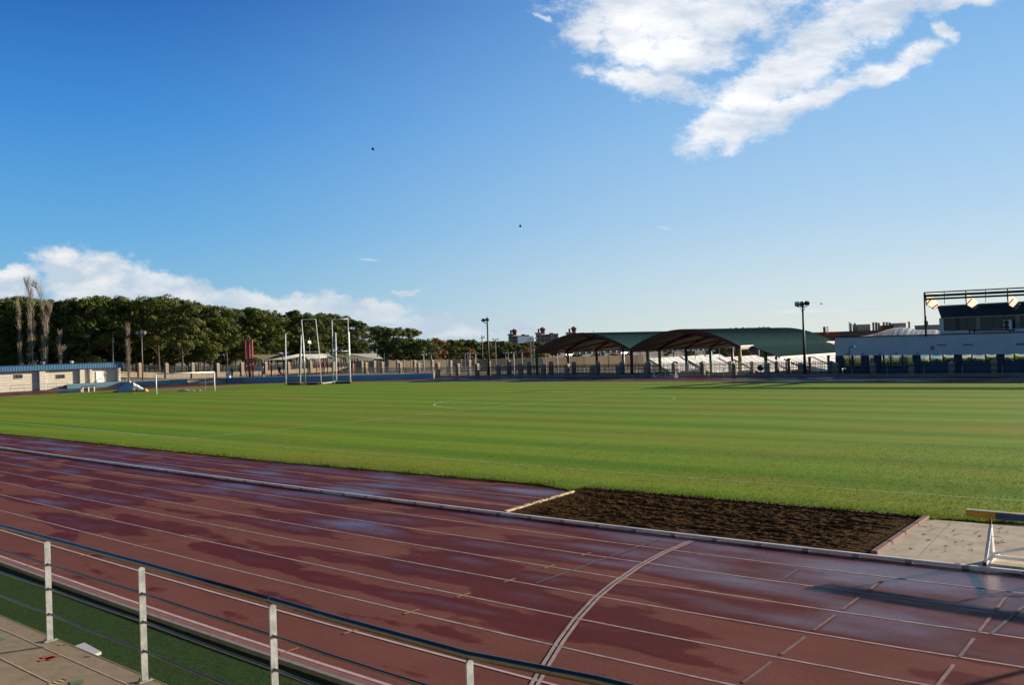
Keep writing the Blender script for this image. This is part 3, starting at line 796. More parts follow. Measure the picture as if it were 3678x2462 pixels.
for k, dz in enumerate((-.268, -.522, -.785)):
    b = MB(); pts = []
    for i in range(len(xall)-1):
        for j in range(6):
            t = j/6; x = xall[i]*(1-t)+xall[i+1]*t
            sag = -.010*sin(pi*t)*(1+.8*noise.noise(Vector((i, k, 0)))) if k == 2 else -.004*sin(pi*t)
            pts.append(Vector((x, YR, rail_z(x, dz)+sag)))
    pts = [Vector((-30, YR, pts[0].z))]+pts
    b.tube(pts, .0125, 12); b.build('mid_rail', M['steel'], hr, smooth=True)
for x in xall:
    zt = rail_z(x, -.026); w = .031
    po = MB(); n = 8
    prof = [(-w, 1.334)]+[(w, 1.334), (w, zt-.02)]+[(w*.55, zt+.004), (-w*.55, zt+.004), (-w, zt-.02)]
    vs = [(x-.006, YR+a, z) for a, z in prof]+[(x+.006, YR+a, z) for a, z in prof]; n = len(prof)
    po.add(vs, [tuple(range(n-1, -1, -1)), tuple(range(n, 2*n))]+[(i, (i+1) % n, n+(i+1) % n, n+i) for i in range(n)])
    o = po.build('post', M['galv'], hr, bevel=.002)
    # collars where the rails pass through
    for dz in (-.268, -.522, -.785):
        c = MB(); c.tube([(x-.012, YR, rail_z(x, dz)), (x+.012, YR, rail_z(x, dz))], .0165, 12); c.build('collar', M['galv'], o, smooth=True)
    fb = MB(); fb.box(x-.035, YR-.065, 1.334, x+.035, YR+.065, 1.343)
    f = fb.build('foot_plate', M['galv'], hr)
    for s in (-1, 1):
        bo = MB(); bo.lathe((x, YR+s*.048, 1.343), [(.010, 0), (.010, .012), (.006, .012), (.006, .034)], 8); bo.build('bolt', M['dark_metal'], f)

# ------------------------------------------------------------------ steeplechase barriers
def barrier(loc, rz, L, label, scale=1.0, yaw=0, n_seg=8):
    """origin under the beam's left end, beam runs along +x of the barrier"""
    r = empty('steeplechase_barrier', (0, 0, 0), label, 'barrier', 'steeplechase barriers')
    h = .914; t = .13
    seg = L/n_seg
    for i in range(n_seg):
        b = MB(); b.box(i*seg+.001*(i > 0), -t/2, h-t, (i+1)*seg, t/2, h-.012)
        b.build('beam_segment', M['beam_yellow'] if i % 2 == 0 else M['beam_blue'], r, bevel=.004)
    b = MB(); b.box(-.004, -t/2-.002, h-.012, L+.004, t/2+.002, h); b.build('beam_top', mat('worn_beam_top', (.42, .36, .28), .85, var=.25, vscale=5) if 'worn_beam_top' not in bpy.data.materials else bpy.data.materials['worn_beam_top'], r)
    for x in (.40, L-.40):
        b = MB()
        b.beam((x, -.47, .03), (x, .47, .03), .06, .06)
        b.beam((x, -.42, .06), (x, -.03, h-.30), .05, .05, (1, 0, 0))
        b.beam((x, .12, .06), (x, .02, h-.30), .045, .045, (1, 0, 0))
        b.beam((x, 0, .06), (x, 0, h-.25), .05, .05, (1, 0, 0))
        lg = b.build('leg_frame', M['white_paint'], r, bevel=.004)
        b = MB(); b.beam((x, 0, h-.27), (x, 0, h-t), .035, .035, (1, 0, 0)); b.build('height_pin', M['red_steel'], lg)
        b = MB(); b.tube([(x+.02, -.01, h-.46), (x+.16, -.05, h-.45), (x+.22, -.05, h-.49), (x+.13, -.05, h-.56), (x+.05, -.03, h-.53)], .007, 6); b.build('handle', M['galv'], lg)
        for s in (-.47, .47):
            b = MB(); b.box(x-.033, s-.012, 0.0, x+.033, s+.012, .063); b.build('end_cap', M['black'], lg)
    b = MB()
    b.beam((.40, 0, .09), (L-.40, 0, .09), .06, .06); b.beam((.40, 0, .13), (L/2, 0, .62), .05, .05); b.beam((L-.40, 0, .13), (L/2, 0, .62), .05, .05)
    b.beam((L/2, 0, .09), (L/2, 0, h-t), .06, .06, (1, 0, 0))
    b.build('truss', M['white_paint'], r, bevel=.004)
    r.location = loc; r.rotation_euler = (0, 0, rz); return r
p = gp(3473, 1850, .914)
p = onY(3473, 1850, 18.42); P2 = gp(3678, 1867, .914)
bx = gp(3536, 2012)
barrier((onY(3473, 1855, 18.40).x, 18.40, .018), radians(-1.0), 4.0, 'large yellow and blue steeplechase barrier standing on the cement slab at the right edge')
A = gp(2340, 1357); B = gp(2440, 1357)
barrier((A.x-.0, A.y, 0.0), atan2(B.y-A.y, B.x-A.x)*.4, (B-A).length*.98, 'distant yellow and blue steeplechase barrier on the far track before the railings', 8)

# a pole standing off to the right, whose shadow reaches the track
b = MB(); b.tube([(2.05, 23, 0), (2.05, 23, 3.6)], .05, 10)
tag(b.build('net_pole', M['grey_metal']), 'grey pole beside the pitch to the right of the steeplechase barrier', 'pole')

# ------------------------------------------------------------------ goal
def goal():
    Bl, Br = gp(562, 1419.6), gp(771, 1407)
    r = empty('football_goal', (Bl.x, Bl.y, .03), 'white football goal with a thin torn net at the left end of the pitch', 'goal')
    d = (Br-Bl).normalized(); back = Vector((-d.y, d.x, 0));
    if back.x > 0: back = -back
    zt = 2.44
    zl, zr = zat(Bl, 1344.5), zat(Br, 1337.5)
    for P_, z in ((Bl, zl), (Br, zr)):
        b = MB(); b.tube([(P_.x, P_.y, 0), (P_.x, P_.y, z)], .075, 10); b.build('post', M['white_paint'], r, smooth=True)
    b = MB(); b.tube([(Bl.x, Bl.y, zl), (Br.x, Br.y, zr)], .075, 10); b.build('crossbar', M['white_paint'], r, smooth=True)
    for px, row in ((484, 1422), (739, 1409)):
        q = gp(px, row); b = MB(); b.tube([(q.x, q.y, 0), (q.x, q.y, zat(q, row-(70 if px < 600 else 66)))], .022, 6); b.build('net_post', M['grey_metal'], r)
    nb = MB()
    bl, br = Bl+back*1.9, Br+back*1.9
    for i in range(0, 32):
        t = i/31; a = Bl*(1-t)+Br*t; c = bl*(1-t)+br*t
        z = zl*(1-t)+zr*t
        nb.tube([(a.x, a.y, z), (a.x*.5+c.x*.5, a.y*.5+c.y*.5, z-.35-.15*sin(t*9)), (c.x, c.y, .95), (c.x, c.y, .05)], .0035, 3, cap=False)
    for k in range(9):
        z = .05+k*.24
        nb.tube([(bl.x, bl.y, z*.42), (br.x, br.y, z*.42)], .0035, 3, cap=False)
        for (a, c) in ((Bl, bl), (Br, br)): nb.tube([(a.x, a.y, z), (c.x, c.y, z*.42)], .004, 3, cap=False)
    nb.build('net', M['sail_tan'], r)
    b = MB(); a = Br+Vector((0, 0, zr-.25)); b.tube([a+Vector((0, 0, -.35)), a+back*.5+Vector((0, 0, .05)), a+back*.6-d*.4+Vector((0, 0, .25))], .02, 6); b.build('stay', M['white_paint'], r)
goal()
b = MB(); c = gp(664, 1407)
for dx, dy, rx, rz_ in ((0, 0, .75, .22), (.7, .3, .55, .12), (-.6, .2, .4, .10), (1.6, .3, .3, .12)):
    n = 10
    b.lathe((c.x+dx*.55, c.y+dx*.85+dy*.2, .02), [(rx, 0), (rx*.8, rz_*.55), (rx*.35, rz_), (.02, rz_*1.05)], n)
tag(b.build('crumpled_sheet', M['bag']), 'crumpled ochre plastic sheet lying on the grass inside the football goal', 'plastic sheet')

# ------------------------------------------------------------------ throwing cage
def cage():
    def T(x, y): return (850+x*.2561, 1080+y*.2561)
    base0 = gp(*T(960, 1190))
    r = empty('throwing_cage', (base0.x, base0.y, 0), 'tall white steel frame of a hammer throwing cage on the far side of the pitch', 'throwing cage')
    def place(bx, by): return gp(*T(bx, by))
    def at(P_, x, y):
        """point in the vertical plane through P_ facing the stand, at the given place in the survey"""
        px, py = T(x, y); D = (Vector((P_.x, P_.y, 0))-CAM).dot(FV); q = dp(px, py, D); return q
    def pole(bx, by, tx, ty, rad, mt='white_paint', arm=None):
        B_ = place(bx, by); t = at(B_, tx, ty); b = MB(); b.tube([(B_.x, B_.y, 0), t], rad, 8)
        o = b.build('pole', M[mt], r, smooth=True)
        if arm:
            a2 = at(B_, arm[0], arm[1]); c = MB(); c.beam(t, a2, .14, .12); c.build('pulley_arm', M['white_paint'], o)
        return B_, t
    pole(690, 1188, 683, 462, .085, arm=(706, 464)); pole(893, 1170, 903, 478, .085)
    pole(965, 1188, 917, 452, .10, 'grey_metal'); pole(1398, 1148, 1386, 456, .095, arm=(1362, 459)); pole(1593, 1167, 1571, 440, .115)
    def gate(L_, R_, bar):
        Bl, Br = place(*L_[-1]), place(*R_[-1])
        b = MB()
        lp = [at(Bl, *q) for q in L_[:-1]]+[Vector((Bl.x, Bl.y, .1))]; rp = [at(Br, *q) for q in R_[:-1]]+[Vector((Br.x, Br.y, .1))]
        b.tube(lp, .06, 8); b.build('gate_upright', M['white_paint'], r, smooth=True)
        b = MB(); b.tube(rp, .06, 8); b.build('gate_upright', M['white_paint'], r, smooth=True)
        b = MB(); b.tube([lp[0], rp[0]], .055, 8); b.build('gate_top_bar', M['white_paint'], r, smooth=True)
        b = MB(); b.tube([at(Bl, *bar[0]), at(Br, *bar[1])], .055, 8); b.build('gate_cross_bar', M['white_paint'], r, smooth=True)
        for q in (Bl, Br):
            b = MB(); b.tube([(q.x-.08, q.y, .12), (q.x+.08, q.y, .12)], .12, 10); b.build('wheel', M['dark_metal'], r)
    gate([(908, 266), (950, 722), (948, 1188)], [(1107, 264), (1155, 722), (1187, 1183)], ((952, 724), (1153, 722)))
    gate([(1333, 268), (1349, 718), (1355, 1178)], [(1558, 258), (1570, 560), (1590, 1168)], ((1350, 718), (1570, 708)))
    ring = [(690, 1180), (893, 1172), (1187, 1178), (1355, 1150), (1398, 1148), (1593, 1167)]
    b = MB()
    for a, c in ((ring[0], (960, 1186)), ((960, 1170), (1187, 1170)), (ring[2], ring[4]), (ring[4], ring[5])):
        A_, C_ = place(*a), place(*c); b.beam((A_.x, A_.y, .12), (C_.x, C_.y, .12), .12, .12)
    b.build('base_frame', M['grey_metal'], r)
    for s0, s1 in (((990, 1187), (1150, 1185)), ((1390, 1172), (1580, 1168)), ((720, 1187), (900, 1187))):
        A_, C_ = place(*s0), place(*s1); b = MB(); pts = []; rs = []
        for i in range(12):
            t = i/11; q = A_*(1-t)+C_*t; pts.append((q.x, q.y, .14)); rs.append(.14+.08*noise.noise(Vector((i*1.3, s0[0], 0))))
        b.tube(pts, rs, 7); b.build('gathered_net', M['net_green'], r)
cage()

# ------------------------------------------------------------------ tarpaulin heap, small hurdle, stray things at left
def heap():
    c = gp(482, 1409); r = empty('covered_mats', (c.x, c.y, 0), 'heap of mats under blue and white tarpaulins beside the left track', 'covered mats')
    D = (Vector((c.x, c.y, 0))-CAM).dot(FV); k = D/FPX
    def loc(px, back): q = gp(px, 1409); dirb = Vector((c.x, c.y, 0)).normalized(); return Vector((c.x, c.y, 0))+Vector((RV.x, RV.y, 0)).normalized()*(px-482)*k+dirb*back
    def blob(x0, x1, prof, name, mt, dep=1.4, back0=0):
        b = MB(); nx, ny = 18, 8; vs = []
        for j in range(ny+1):
            v = j/ny; 
            for i in range(nx+1):
                u = i/nx; q = loc(x0+(x1-x0)*u, back0+(v-.3)*dep*2)
                hh = prof(u)*(1-abs(2*v-.8)**1.7*.8) if v < .95 else 0
                hh = max(0, hh+.10*noise.noise(Vector((u*5, v*3, x0)))*prof(u))
                vs.append((q.x, q.y, hh if 0 < j < ny else 0))
        b.add(vs, [(j*(nx+1)+i, j*(nx+1)+i+1, (j+1)*(nx+1)+i+1, (j+1)*(nx+1)+i) for j in range(ny) for i in range(nx)])
        b.build(name, mt, r)
    blob(412, 480, lambda u: 1.36*max(0, sin(u*pi/2))**1.0, 'blue_sheet', M['tarp_blue'])
    blob(468, 527, lambda u: 1.36*(1-u)**.9+.12, 'white_sheet', M['tarp_white'], back0=.15)
    for px, s in ((477, .45), (497, .5), (521, .42)):
        q = loc(px, -1.0); b = MB(); b.lathe((q.x, q.y, 0), [(s, 0), (s*.9, .2), (s*.4, .42), (.05, .45)], 10); b.build('sand_bag', M['bag'], r, smooth=True)
    for px in (418, 532): 
        q = loc(px, -.4); b = MB(); b.lathe((q.x, q.y, 0), [(.5, 0), (.4, .16), (.1, .24)], 9); b.build('loose_mat', M['navy'], r)
heap()
def bench():
    a, c = gp(298, 1410), gp(339, 1407); d = (c-a).normalized()
    r = empty('low_hurdle', (a.x, a.y, 0), 'low white hurdle with a black top bar on the left track verge', 'hurdle')
    z = zat(a, 1390.5)
    b = MB(); b.beam(a-d*.25+Vector((0, 0, z)), c+d*.25+Vector((0, 0, z)), .16, .12); b.build('top_bar', M['black'], r)
    for t in (0, .5, 1):
        q = a*(1-t)+c*t; b = MB(); b.beam((q.x, q.y, 0), (q.x, q.y, z-.06), .11, .08, (1, 0, 0)); b.build('leg', M['white_paint'], r)
bench()
b = MB()
strip(b, [gp(-150, 1434), gp(0, 1423.7), gp(200, 1412.5), gp(404, 1402.2)], .20, .05); strip(b, [gp(-150, 1437), gp(0, 1428), gp(213, 1414.8)], .22, .06)
strip(b, [gp(621, 1394), gp(736, 1389)], .2, .05)
b.build('track_kerb_far', M['line_bright'])['kind'] = 'structure'
b = MB(); strip(b, [gp(c_[0], c_[1]+.4) for c_ in inner_far[9:]], .14, .045); b.build('inner_kerb_far', M['kerb_conc'])['kind'] = 'structure'
sheet('bare_patch', [gp(500, 1397), gp(640, 1394.5), gp(760, 1397), (gp(880, 1393)), gp(770, 1404), gp(600, 1401)], .036, M['brick_dk'])
b = MB()
a, c = gp(210, 1413), gp(292, 1409.5); b.box(a.x-.3, a.y, 0, a.x+.3, a.y+.1, .1)
b.beam((a.x, a.y, .2), (c.x, c.y, .2), .5, .35)
tag(b.build('grey_mat', M['tarp_blue']), 'flat grey blue mat lying on the left verge behind the low hurdle', 'mat')

# ------------------------------------------------------------------ terrace and blue walls at the left
ZT = .72
W1 = [gp(242, 1398), gp(434, 1388.6), gp(608, 1383), gp(674, 1380)]
W2 = [gp(815, 1376.5), gp(950, 1373.5), gp(1200, 1367.5), gp(1450, 1361.7), gp(1558, 1358.4)]
def offp(P_, d=.35): v = Vector((P_.x, P_.y, 0)).normalized()*d; return Vector((P_.x+v.x, P_.y+v.y, 0))
TE = [offp(p) for p in W1]+[offp(gp(674, 1380), 3), offp(gp(815, 1376.5), 3)]+[offp(p) for p in W2]
back = [colD(1600, 170), colD(1500, 300), colD(600, 420), colD(-600, 420), colD(-600, 200), colD(180, 152)]
poly = [(p.x, p.y) for p in TE+back]
b = MB(); b.prism(poly, -1.4, ZT-.35); tag(b.build('terrace', M['earth']), kind='structure')
poly2 = [(p.x, p.y) for p in TE]+[(q.x, q.y) for q in (colD(1560, 152), colD(1260, 152.5), colD(1000, 152), colD(850, 154), colD(690, 155), colD(598, 161), colD(480, 172), colD(350, 172), colD(300, 165))]
b = MB(); b.prism(poly2, -1.0, ZT-.04); tag(b.build('terrace_path', M['ground']), kind='structure')
def wall(pts, rows, t, name, mt, parent):
    b = MB()
    for i in range(len(pts)-1):
        a, c = pts[i], pts[i+1]; d = (c-a).normalized(); n = Vector((-d.y, d.x, 0))*t
        if n.dot(a) < 0: n = -n
        za, zc_ = rows[i], rows[i+1]
        b.add([(a.x, a.y, 0), (c.x, c.y, 0), (c.x+n.x, c.y+n.y, 0), (a.x+n.x, a.y+n.y, 0), (a.x, a.y, za), (c.x, c.y, zc_), (c.x+n.x, c.y+n.y, zc_), (a.x+n.x, a.y+n.y, za)],
              [(4, 5, 6, 7), (0, 1, 5, 4), (1, 2, 6, 5), (2, 3, 7, 6), (3, 0, 4, 7)])
    return b.build(name, mt, parent)
r = empty('painted_wall', W1[0], 'low teal painted retaining wall beside the blockwork building', 'wall')
wall(W1[:3], [zat(W1[0], 1381.5), zat(W1[1], 1373.5), zat(W1[2], 1367.5)], .3, 'wall', M['teal_wall'], r)
wall([W1[2]+(W1[3]-W1[2])*.002, W1[3]], [.75, .78], .28, 'ribbed_gate', M['blue_wall'], r)
for k in range(3):
    b = MB(); b.beam(W1[2]+Vector((.08, -.05, .2+k*.2)), W1[3]+Vector((.08, -.05, .2+k*.2)), .06, .05); b.build('rib', M['navy'], r)
r = empty('painted_wall', W2[0], 'long low blue painted wall behind the throwing cage', 'wall')
wall(W2, [zat(W2[0], 1358), zat(W2[1], 1355.5), zat(W2[2], 1350), zat(W2[3], 1345), zat(W2[4], 1343.5)], .3, 'wall', M['blue_wall'], r)
q0, q1 = W2[0], W2[0]+(W2[1]-W2[0])*.45
for k in range(3):
    b = MB(); b.beam(q0+Vector((.08, -.06, .2+k*.22)), q1+Vector((.08, -.06, .2+k*.22)), .06, .05); b.build('rib', M['navy'], r)
b = MB(); b.beam(W2[-1]+Vector((0, 0, 0)), W2[-1]+Vector((0, 0, .95)), .14, .14); b.build('end_post', M['white_paint'], r)
# ramp between the two walls
a, c = gp(674, 1381), gp(812, 1377); e, f_ = offp(c, 5.5), offp(a, 5.5)
b = MB(); b.add([(a.x, a.y, .01), (c.x, c.y, .01), (e.x, e.y, ZT), (f_.x, f_.y, ZT)], [(0, 1, 2, 3)]); tag(b.build('ramp', M['slab']), kind='structure')
# small turf patch past the wall
sheet('turf_patch', [gp(1560, 1357.5, .02), gp(1612, 1355.5, .02), gp(1600, 1352, .02), gp(1562, 1352, .02)], .02, M['grass'])

# ------------------------------------------------------------------ fences with stone pillars
def pillar(b, c, x, y, z0, z1, w):
    b.box(x-w/2, y-w/2, z0, x+w/2, y+w/2, z1-.22*w/.5)
    e = w/2+.05; zc_ = z1-.22*w/.5
    c.add([(x-e, y-e, zc_), (x+e, y-e, zc_), (x+e, y+e, zc_), (x-e, y+e, zc_), (x-e, y-e, zc_+.06), (x+e, y-e, zc_+.06), (x+e, y+e, zc_+.06), (x-e, y+e, zc_+.06), (x, y, z1+.04)],
          [(0, 1, 5, 4), (1, 2, 6, 5), (2, 3, 7, 6), (3, 0, 4, 7), (4, 5, 8), (5, 6, 8), (6, 7, 8), (7, 4, 8), (3, 2, 1, 0)])
def fence(name, P_, label, width, wall_h, bar_h, step=.15, bar=.03, wallm='plaster', z0s=None, zt=None):
    r = empty(name, (P_[0].x, P_[0].y, P_[0].z), label, 'fence')
    for i, p in enumerate(P_):
        b, c = MB(), MB(); pillar(b, c, p.x, p.y, p.z, zt[i], width); o = b.build('pillar', M['stone'], r); c.build('cap', M['cap'], o)
    for i in range(len(P_)-1):
        a, c = P_[i], P_[i+1]; d = (c-a); Lg = sqrt(d.x**2+d.y**2)
        b = MB(); off = Vector((0, 0, wall_h/2))
        b.beam(a+off, c+off, .28, wall_h); b.build('low_wall', M[wallm], r)
        b = MB(); n = max(2, int(Lg/step)); ta, tc_ = bar_h, bar_h
        for k in range(1, n):
            q = a+d*(k/n); b.beam((q.x, q.y, q.z+wall_h+.06), (q.x, q.y, q.z+bar_h+.12), bar, bar, (1, 0, 0))
        for hh in (wall_h+.12, bar_h-.12): b.beam(a+Vector((0, 0, hh)), c+Vector((0, 0, hh)), .05, .05)
        b.build('railing', M['iron'], r)
    return r
FA = [(1265, 1301), (1313.5, 1302), (1372, 1300), (1437, 1303), (1503, 1304), (1572.5, 1303), (1644, 1306), (1713, 1306), (1789.6, 1310), (1868.8, 1306), (1951, 1308), (2037, 1307), (2127, 1311), (2220, 1309), (2320, 1306), (2420, 1304), (2523, 1301), (2637, 1306), (2754, 1304), (2875, 1304), (3002, 1302), (3135, 1304), (3273, 1300), (3418, 1298), (3570, 1292), (3735, 1288), (3905, 1284)]
def fa_pt(px, k=0):
    Y = 97.5 + (93.6-97.5)*min(1, max(0, (px-1265)/1500)); p = colY(px, Y); p.z = -.05; return p
PA = [fa_pt(q[0]) for q in FA]; ZA = [zat(p, q[1]) for p, q in zip(PA, FA)]
fence('stone_pillar_fence', PA, 'long dark railing fence with stone pillars right behind the far straight of the track', .46, .32, 1.5, wallm='plaster', zt=ZA)
FL = [(410, 172, 1357, 1304), (502, 172, 1357.4, 1303.8), (598, 161, 1360, 1305), (692, 155, 1360, 1303), (781.6, 154.5, 1356, 1304.5), (869, 153, 1354.8, 1301.5), (954.5, 152.5, 1351, 1301), (1036.5, 151, 1351, 1301), (1116, 151, 1349, 1299), (1198, 151, 1347, 1300), (1262, 151, 1346, 1301)]
PL = []; ZL = []
for px, D, rb_, rt in FL:
    d_ = ray(px, 1330); D = -150.0/d_.x; p = colD(px, D, 1330); p.z = max(.25, CAMZ-(rb_-(1307.5-.0338*px))*D/FPX); PL.append(p); ZL.append(zat(p, rt))
fence('stone_pillar_fence', PL, 'railing fence with pink stone pillars in front of the dark pine wood', .56, .95, 2.15, .16, .035, 'stone_wall', zt=ZL)
FB = [(1299.5, 1298), (1344, 1297), (1428, 1296), (1489, 1294), (1552.5, 1293), (1618, 1295.5), (1685, 1294), (1755, 1297), (1828, 1296), (1900, 1300), (1979, 1299), (2061, 1300), (2146, 1299), (2234, 1300), (2327, 1299), (2424, 1299), (2522, 1299), (2623, 1298), (2702, 1299), (2790, 1298), (2985, 1297)]
PB = []
for q in FB: p = colY(q[0], 101.2 if q[0] > 1500 else 101.2+(1500-q[0])*.02); p.z = -.6; PB.append(p)
fence('stone_pillar_fence', PB, 'second railing fence with pale capped pillars a few metres behind the trackside fence', .42, .7, 2.0, .2, .03, 'cream_dk', zt=[zat(p, q[1]) for p, q in zip(PB, FB)])

# perimeter railing in front of the fences
def railing(name, P_, label, tops, mt='grey_metal', postm='white_paint'):
    r = empty(name, (P_[0].x, P_[0].y, P_[0].z), label, 'railing')
    for p, zt in zip(P_, tops):
        b = MB(); b.tube([(p.x, p.y, p.z), (p.x, p.y, zt)], .035, 6); b.build('post', M[postm], r)
    for f in (1.0, .5):
        b = MB(); b.tube([(p.x, p.y, p.z+(zt-p.z)*f) for p, zt in zip(P_, tops)], .028, 6, cap=False); b.build('rail', M[mt], r)
PR = [colY(px, 93.2+max(0, (2000-px))*.0035) for px in (1600, 1682, 1766, 1850, 1937, 2027, 2118, 2210, 2303, 2395, 2491, 2544, 2597, 2700, 2815, 2935, 3058, 3185, 3318, 3455, 3600, 3760)]
railing('track_railing', PR, 'thin waist-high railing with slim posts along the outside of the far straight', [1.02]*len(PR), 'dark_metal', 'grey_metal')
PR = []
for i in range(len(W2)-1):
    for t in (0, .5): PR.append(offp(W2[i]+(W2[i+1]-W2[i])*t, .15)+Vector((0, 0, .8)))
railing('track_railing', PR, 'short white posted railing on top of the long blue wall', [1.25]*len(PR), 'dark_metal', 'white_paint')
PR = [gp(px, row) for px, row in ((-120, 1421), (37, 1408), (87, 1406), (172, 1401.5), (205, 1400), (245, 1397.6))]
railing('track_railing', PR, 'grey tube railing in front of the cream blockwork building', [.95]*len(PR), 'grey_metal', 'grey_metal')

# ------------------------------------------------------------------ left blockwork building
def left_building():
    XF = -147.6
    def wp(px, row):
        d = ray(px, row); t = XF/d.x; return CAM+d*t
    y0, y1 = 34.0, wp(429, 1360).y
    r = empty('changing_block', (XF, (y0+y1)/2, 0), 'long cream blockwork building with blue sheet roof at the left edge', 'building')
    ztop = zat(wp(0, 1336), 1336)
    b = MB(); b.box(XF-9, y0, -.3, XF, y1, ztop); bodyo = b.build('wall', None, r)
    # blockwork material
    m = bpy.data.materials.new('cream_blockwork'); m.use_nodes = True; nt = m.node_tree; N = nt.nodes.new; L = nt.links.new
    tc = N('ShaderNodeTexCoord'); sp = N('ShaderNodeSeparateXYZ'); L(tc.outputs['Object'], sp.inputs[0]); cb = N('ShaderNodeCombineXYZ')
    ad = N('ShaderNodeMath'); ad.operation = 'ADD'; L(sp.outputs[0], ad.inputs[0]); L(sp.outputs[1], ad.inputs[1]); L(ad.outputs[0], cb.inputs[0]); L(sp.outputs[2], cb.inputs[1])
    br = N('ShaderNodeTexBrick'); br.inputs['Scale'].default_value = 1; br.inputs['Brick Width'].default_value = .8; br.inputs['Row Height'].default_value = .42
    br.inputs['Mortar Size'].default_value = .035; br.inputs['Color1'].default_value = (.60, .55, .46, 1); br.inputs['Color2'].default_value = (.54, .49, .41, 1); br.inputs['Mortar'].default_value = (.46, .41, .34, 1)
    L(cb.outputs[0], br.inputs['Vector']); L(br.outputs['Color'], nt.nodes['Principled BSDF'].inputs['Base Color']); nt.nodes['Principled BSDF'].inputs['Roughness'].default_value = .9
    bodyo.data.materials.clear(); bodyo.data.materials.append(m)
    # projecting pilasters, rows of thin ledges
    for px, w in ((149, .9), (292, .75), (323, .35), (423, .6)):
        p = wp(px, 1370); b = MB(); b.box(XF+.003, p.y-w/2, -.3, XF+.45, p.y+w/2, ztop-.02); b.build('pilaster', m, r)
    for k in range(6):
        b = MB(); z = .35+k*.45
        b.box(XF+.003, y0, z, XF+.03, y1, z+.05); b.build('ledge', M['cream'], r)
    for px in (67, 218):
        a, c = wp(px-15, 1346), wp(px+15, 1360)
        b = MB(); b.box(XF+.035, a.y, c.z, XF+.10, c.y, a.z); w_ = b.build('window', M['stone_wall'], r)
        b = MB(); b.box(XF+.104, a.y+.08, c.z+.07, XF+.112, (a.y+c.y)/2-.03, a.z-.07); b.build('pane', M['winglass'], w_)
        b = MB(); b.box(XF+.104, (a.y+c.y)/2+.03, c.z+.07, XF+.112, c.y-.08, a.z-.07); b.build('pane', M['winglass'], w_)
    a, c = wp(344, 1336), wp(373, 1376.5)
    b = MB(); b.box(XF+.035, a.y, 0, XF+.09, c.y, a.z); dr = b.build('door', M['white_paint'], r)
    b = MB(); b.box(XF+.094, c.y-.25, 1.0, XF+.14, c.y-.12, 1.08); b.build('handle', M['grey_metal'], dr)
    zr0, zr1 = ztop-.05, zat(wp(0, 1318), 1319)
    y1r = wp(437, 1310).y
    b = MB(); b.box(XF-9.6, y0-1, zr0, XF+.75, y1r, zr1)
    # sloping sheet on top
    zr2 = zr1+.16
    b.add([(XF+.75, y0-1, zr1+.002), (XF+.75, y1r, zr1+.002), (XF-4.4, y1r, zr2), (XF-4.4, y0-1, zr2), (XF-9.6, y0-1, zr1+.002), (XF-9.6, y1r, zr1+.002)],
          [(0, 1, 2, 3), (3, 2, 5, 4), (1, 5, 2), (0, 3, 4)])
    ro = b.build('roof', M['blue_roof'], r)
    b = MB(); y = y0-1
    while y < y1r-.1:
        b.box(XF+.753, y, zr0+.03, XF+.78, y+.13, zr1-.02); y += .40
    b.build('fascia_rib', M['blue_light'], ro)
    for px in (195, 300):
        p = wp(px, 1304); b = MB(); b.lathe((XF-4.4, p.y, zr2-.05), [(.25, 0), (.25, .2), (.45, .22), (.3, .42), (.05, .46)], 10); b.build('roof_vent', M['cap'], ro)
left_building()
# frame beside the building
a, c = colD(430, 150), colD(452, 150)
b = MB(); z = zat(a, 1341)
b.tube([(a.x, a.y, z), (c.x, c.y, z), (c.x, c.y, .3)], .05, 6); 
tag(b.build('pipe_frame', M['grey_metal']), 'bent grey pipe frame against the right end of the blockwork building', 'pipe frame')

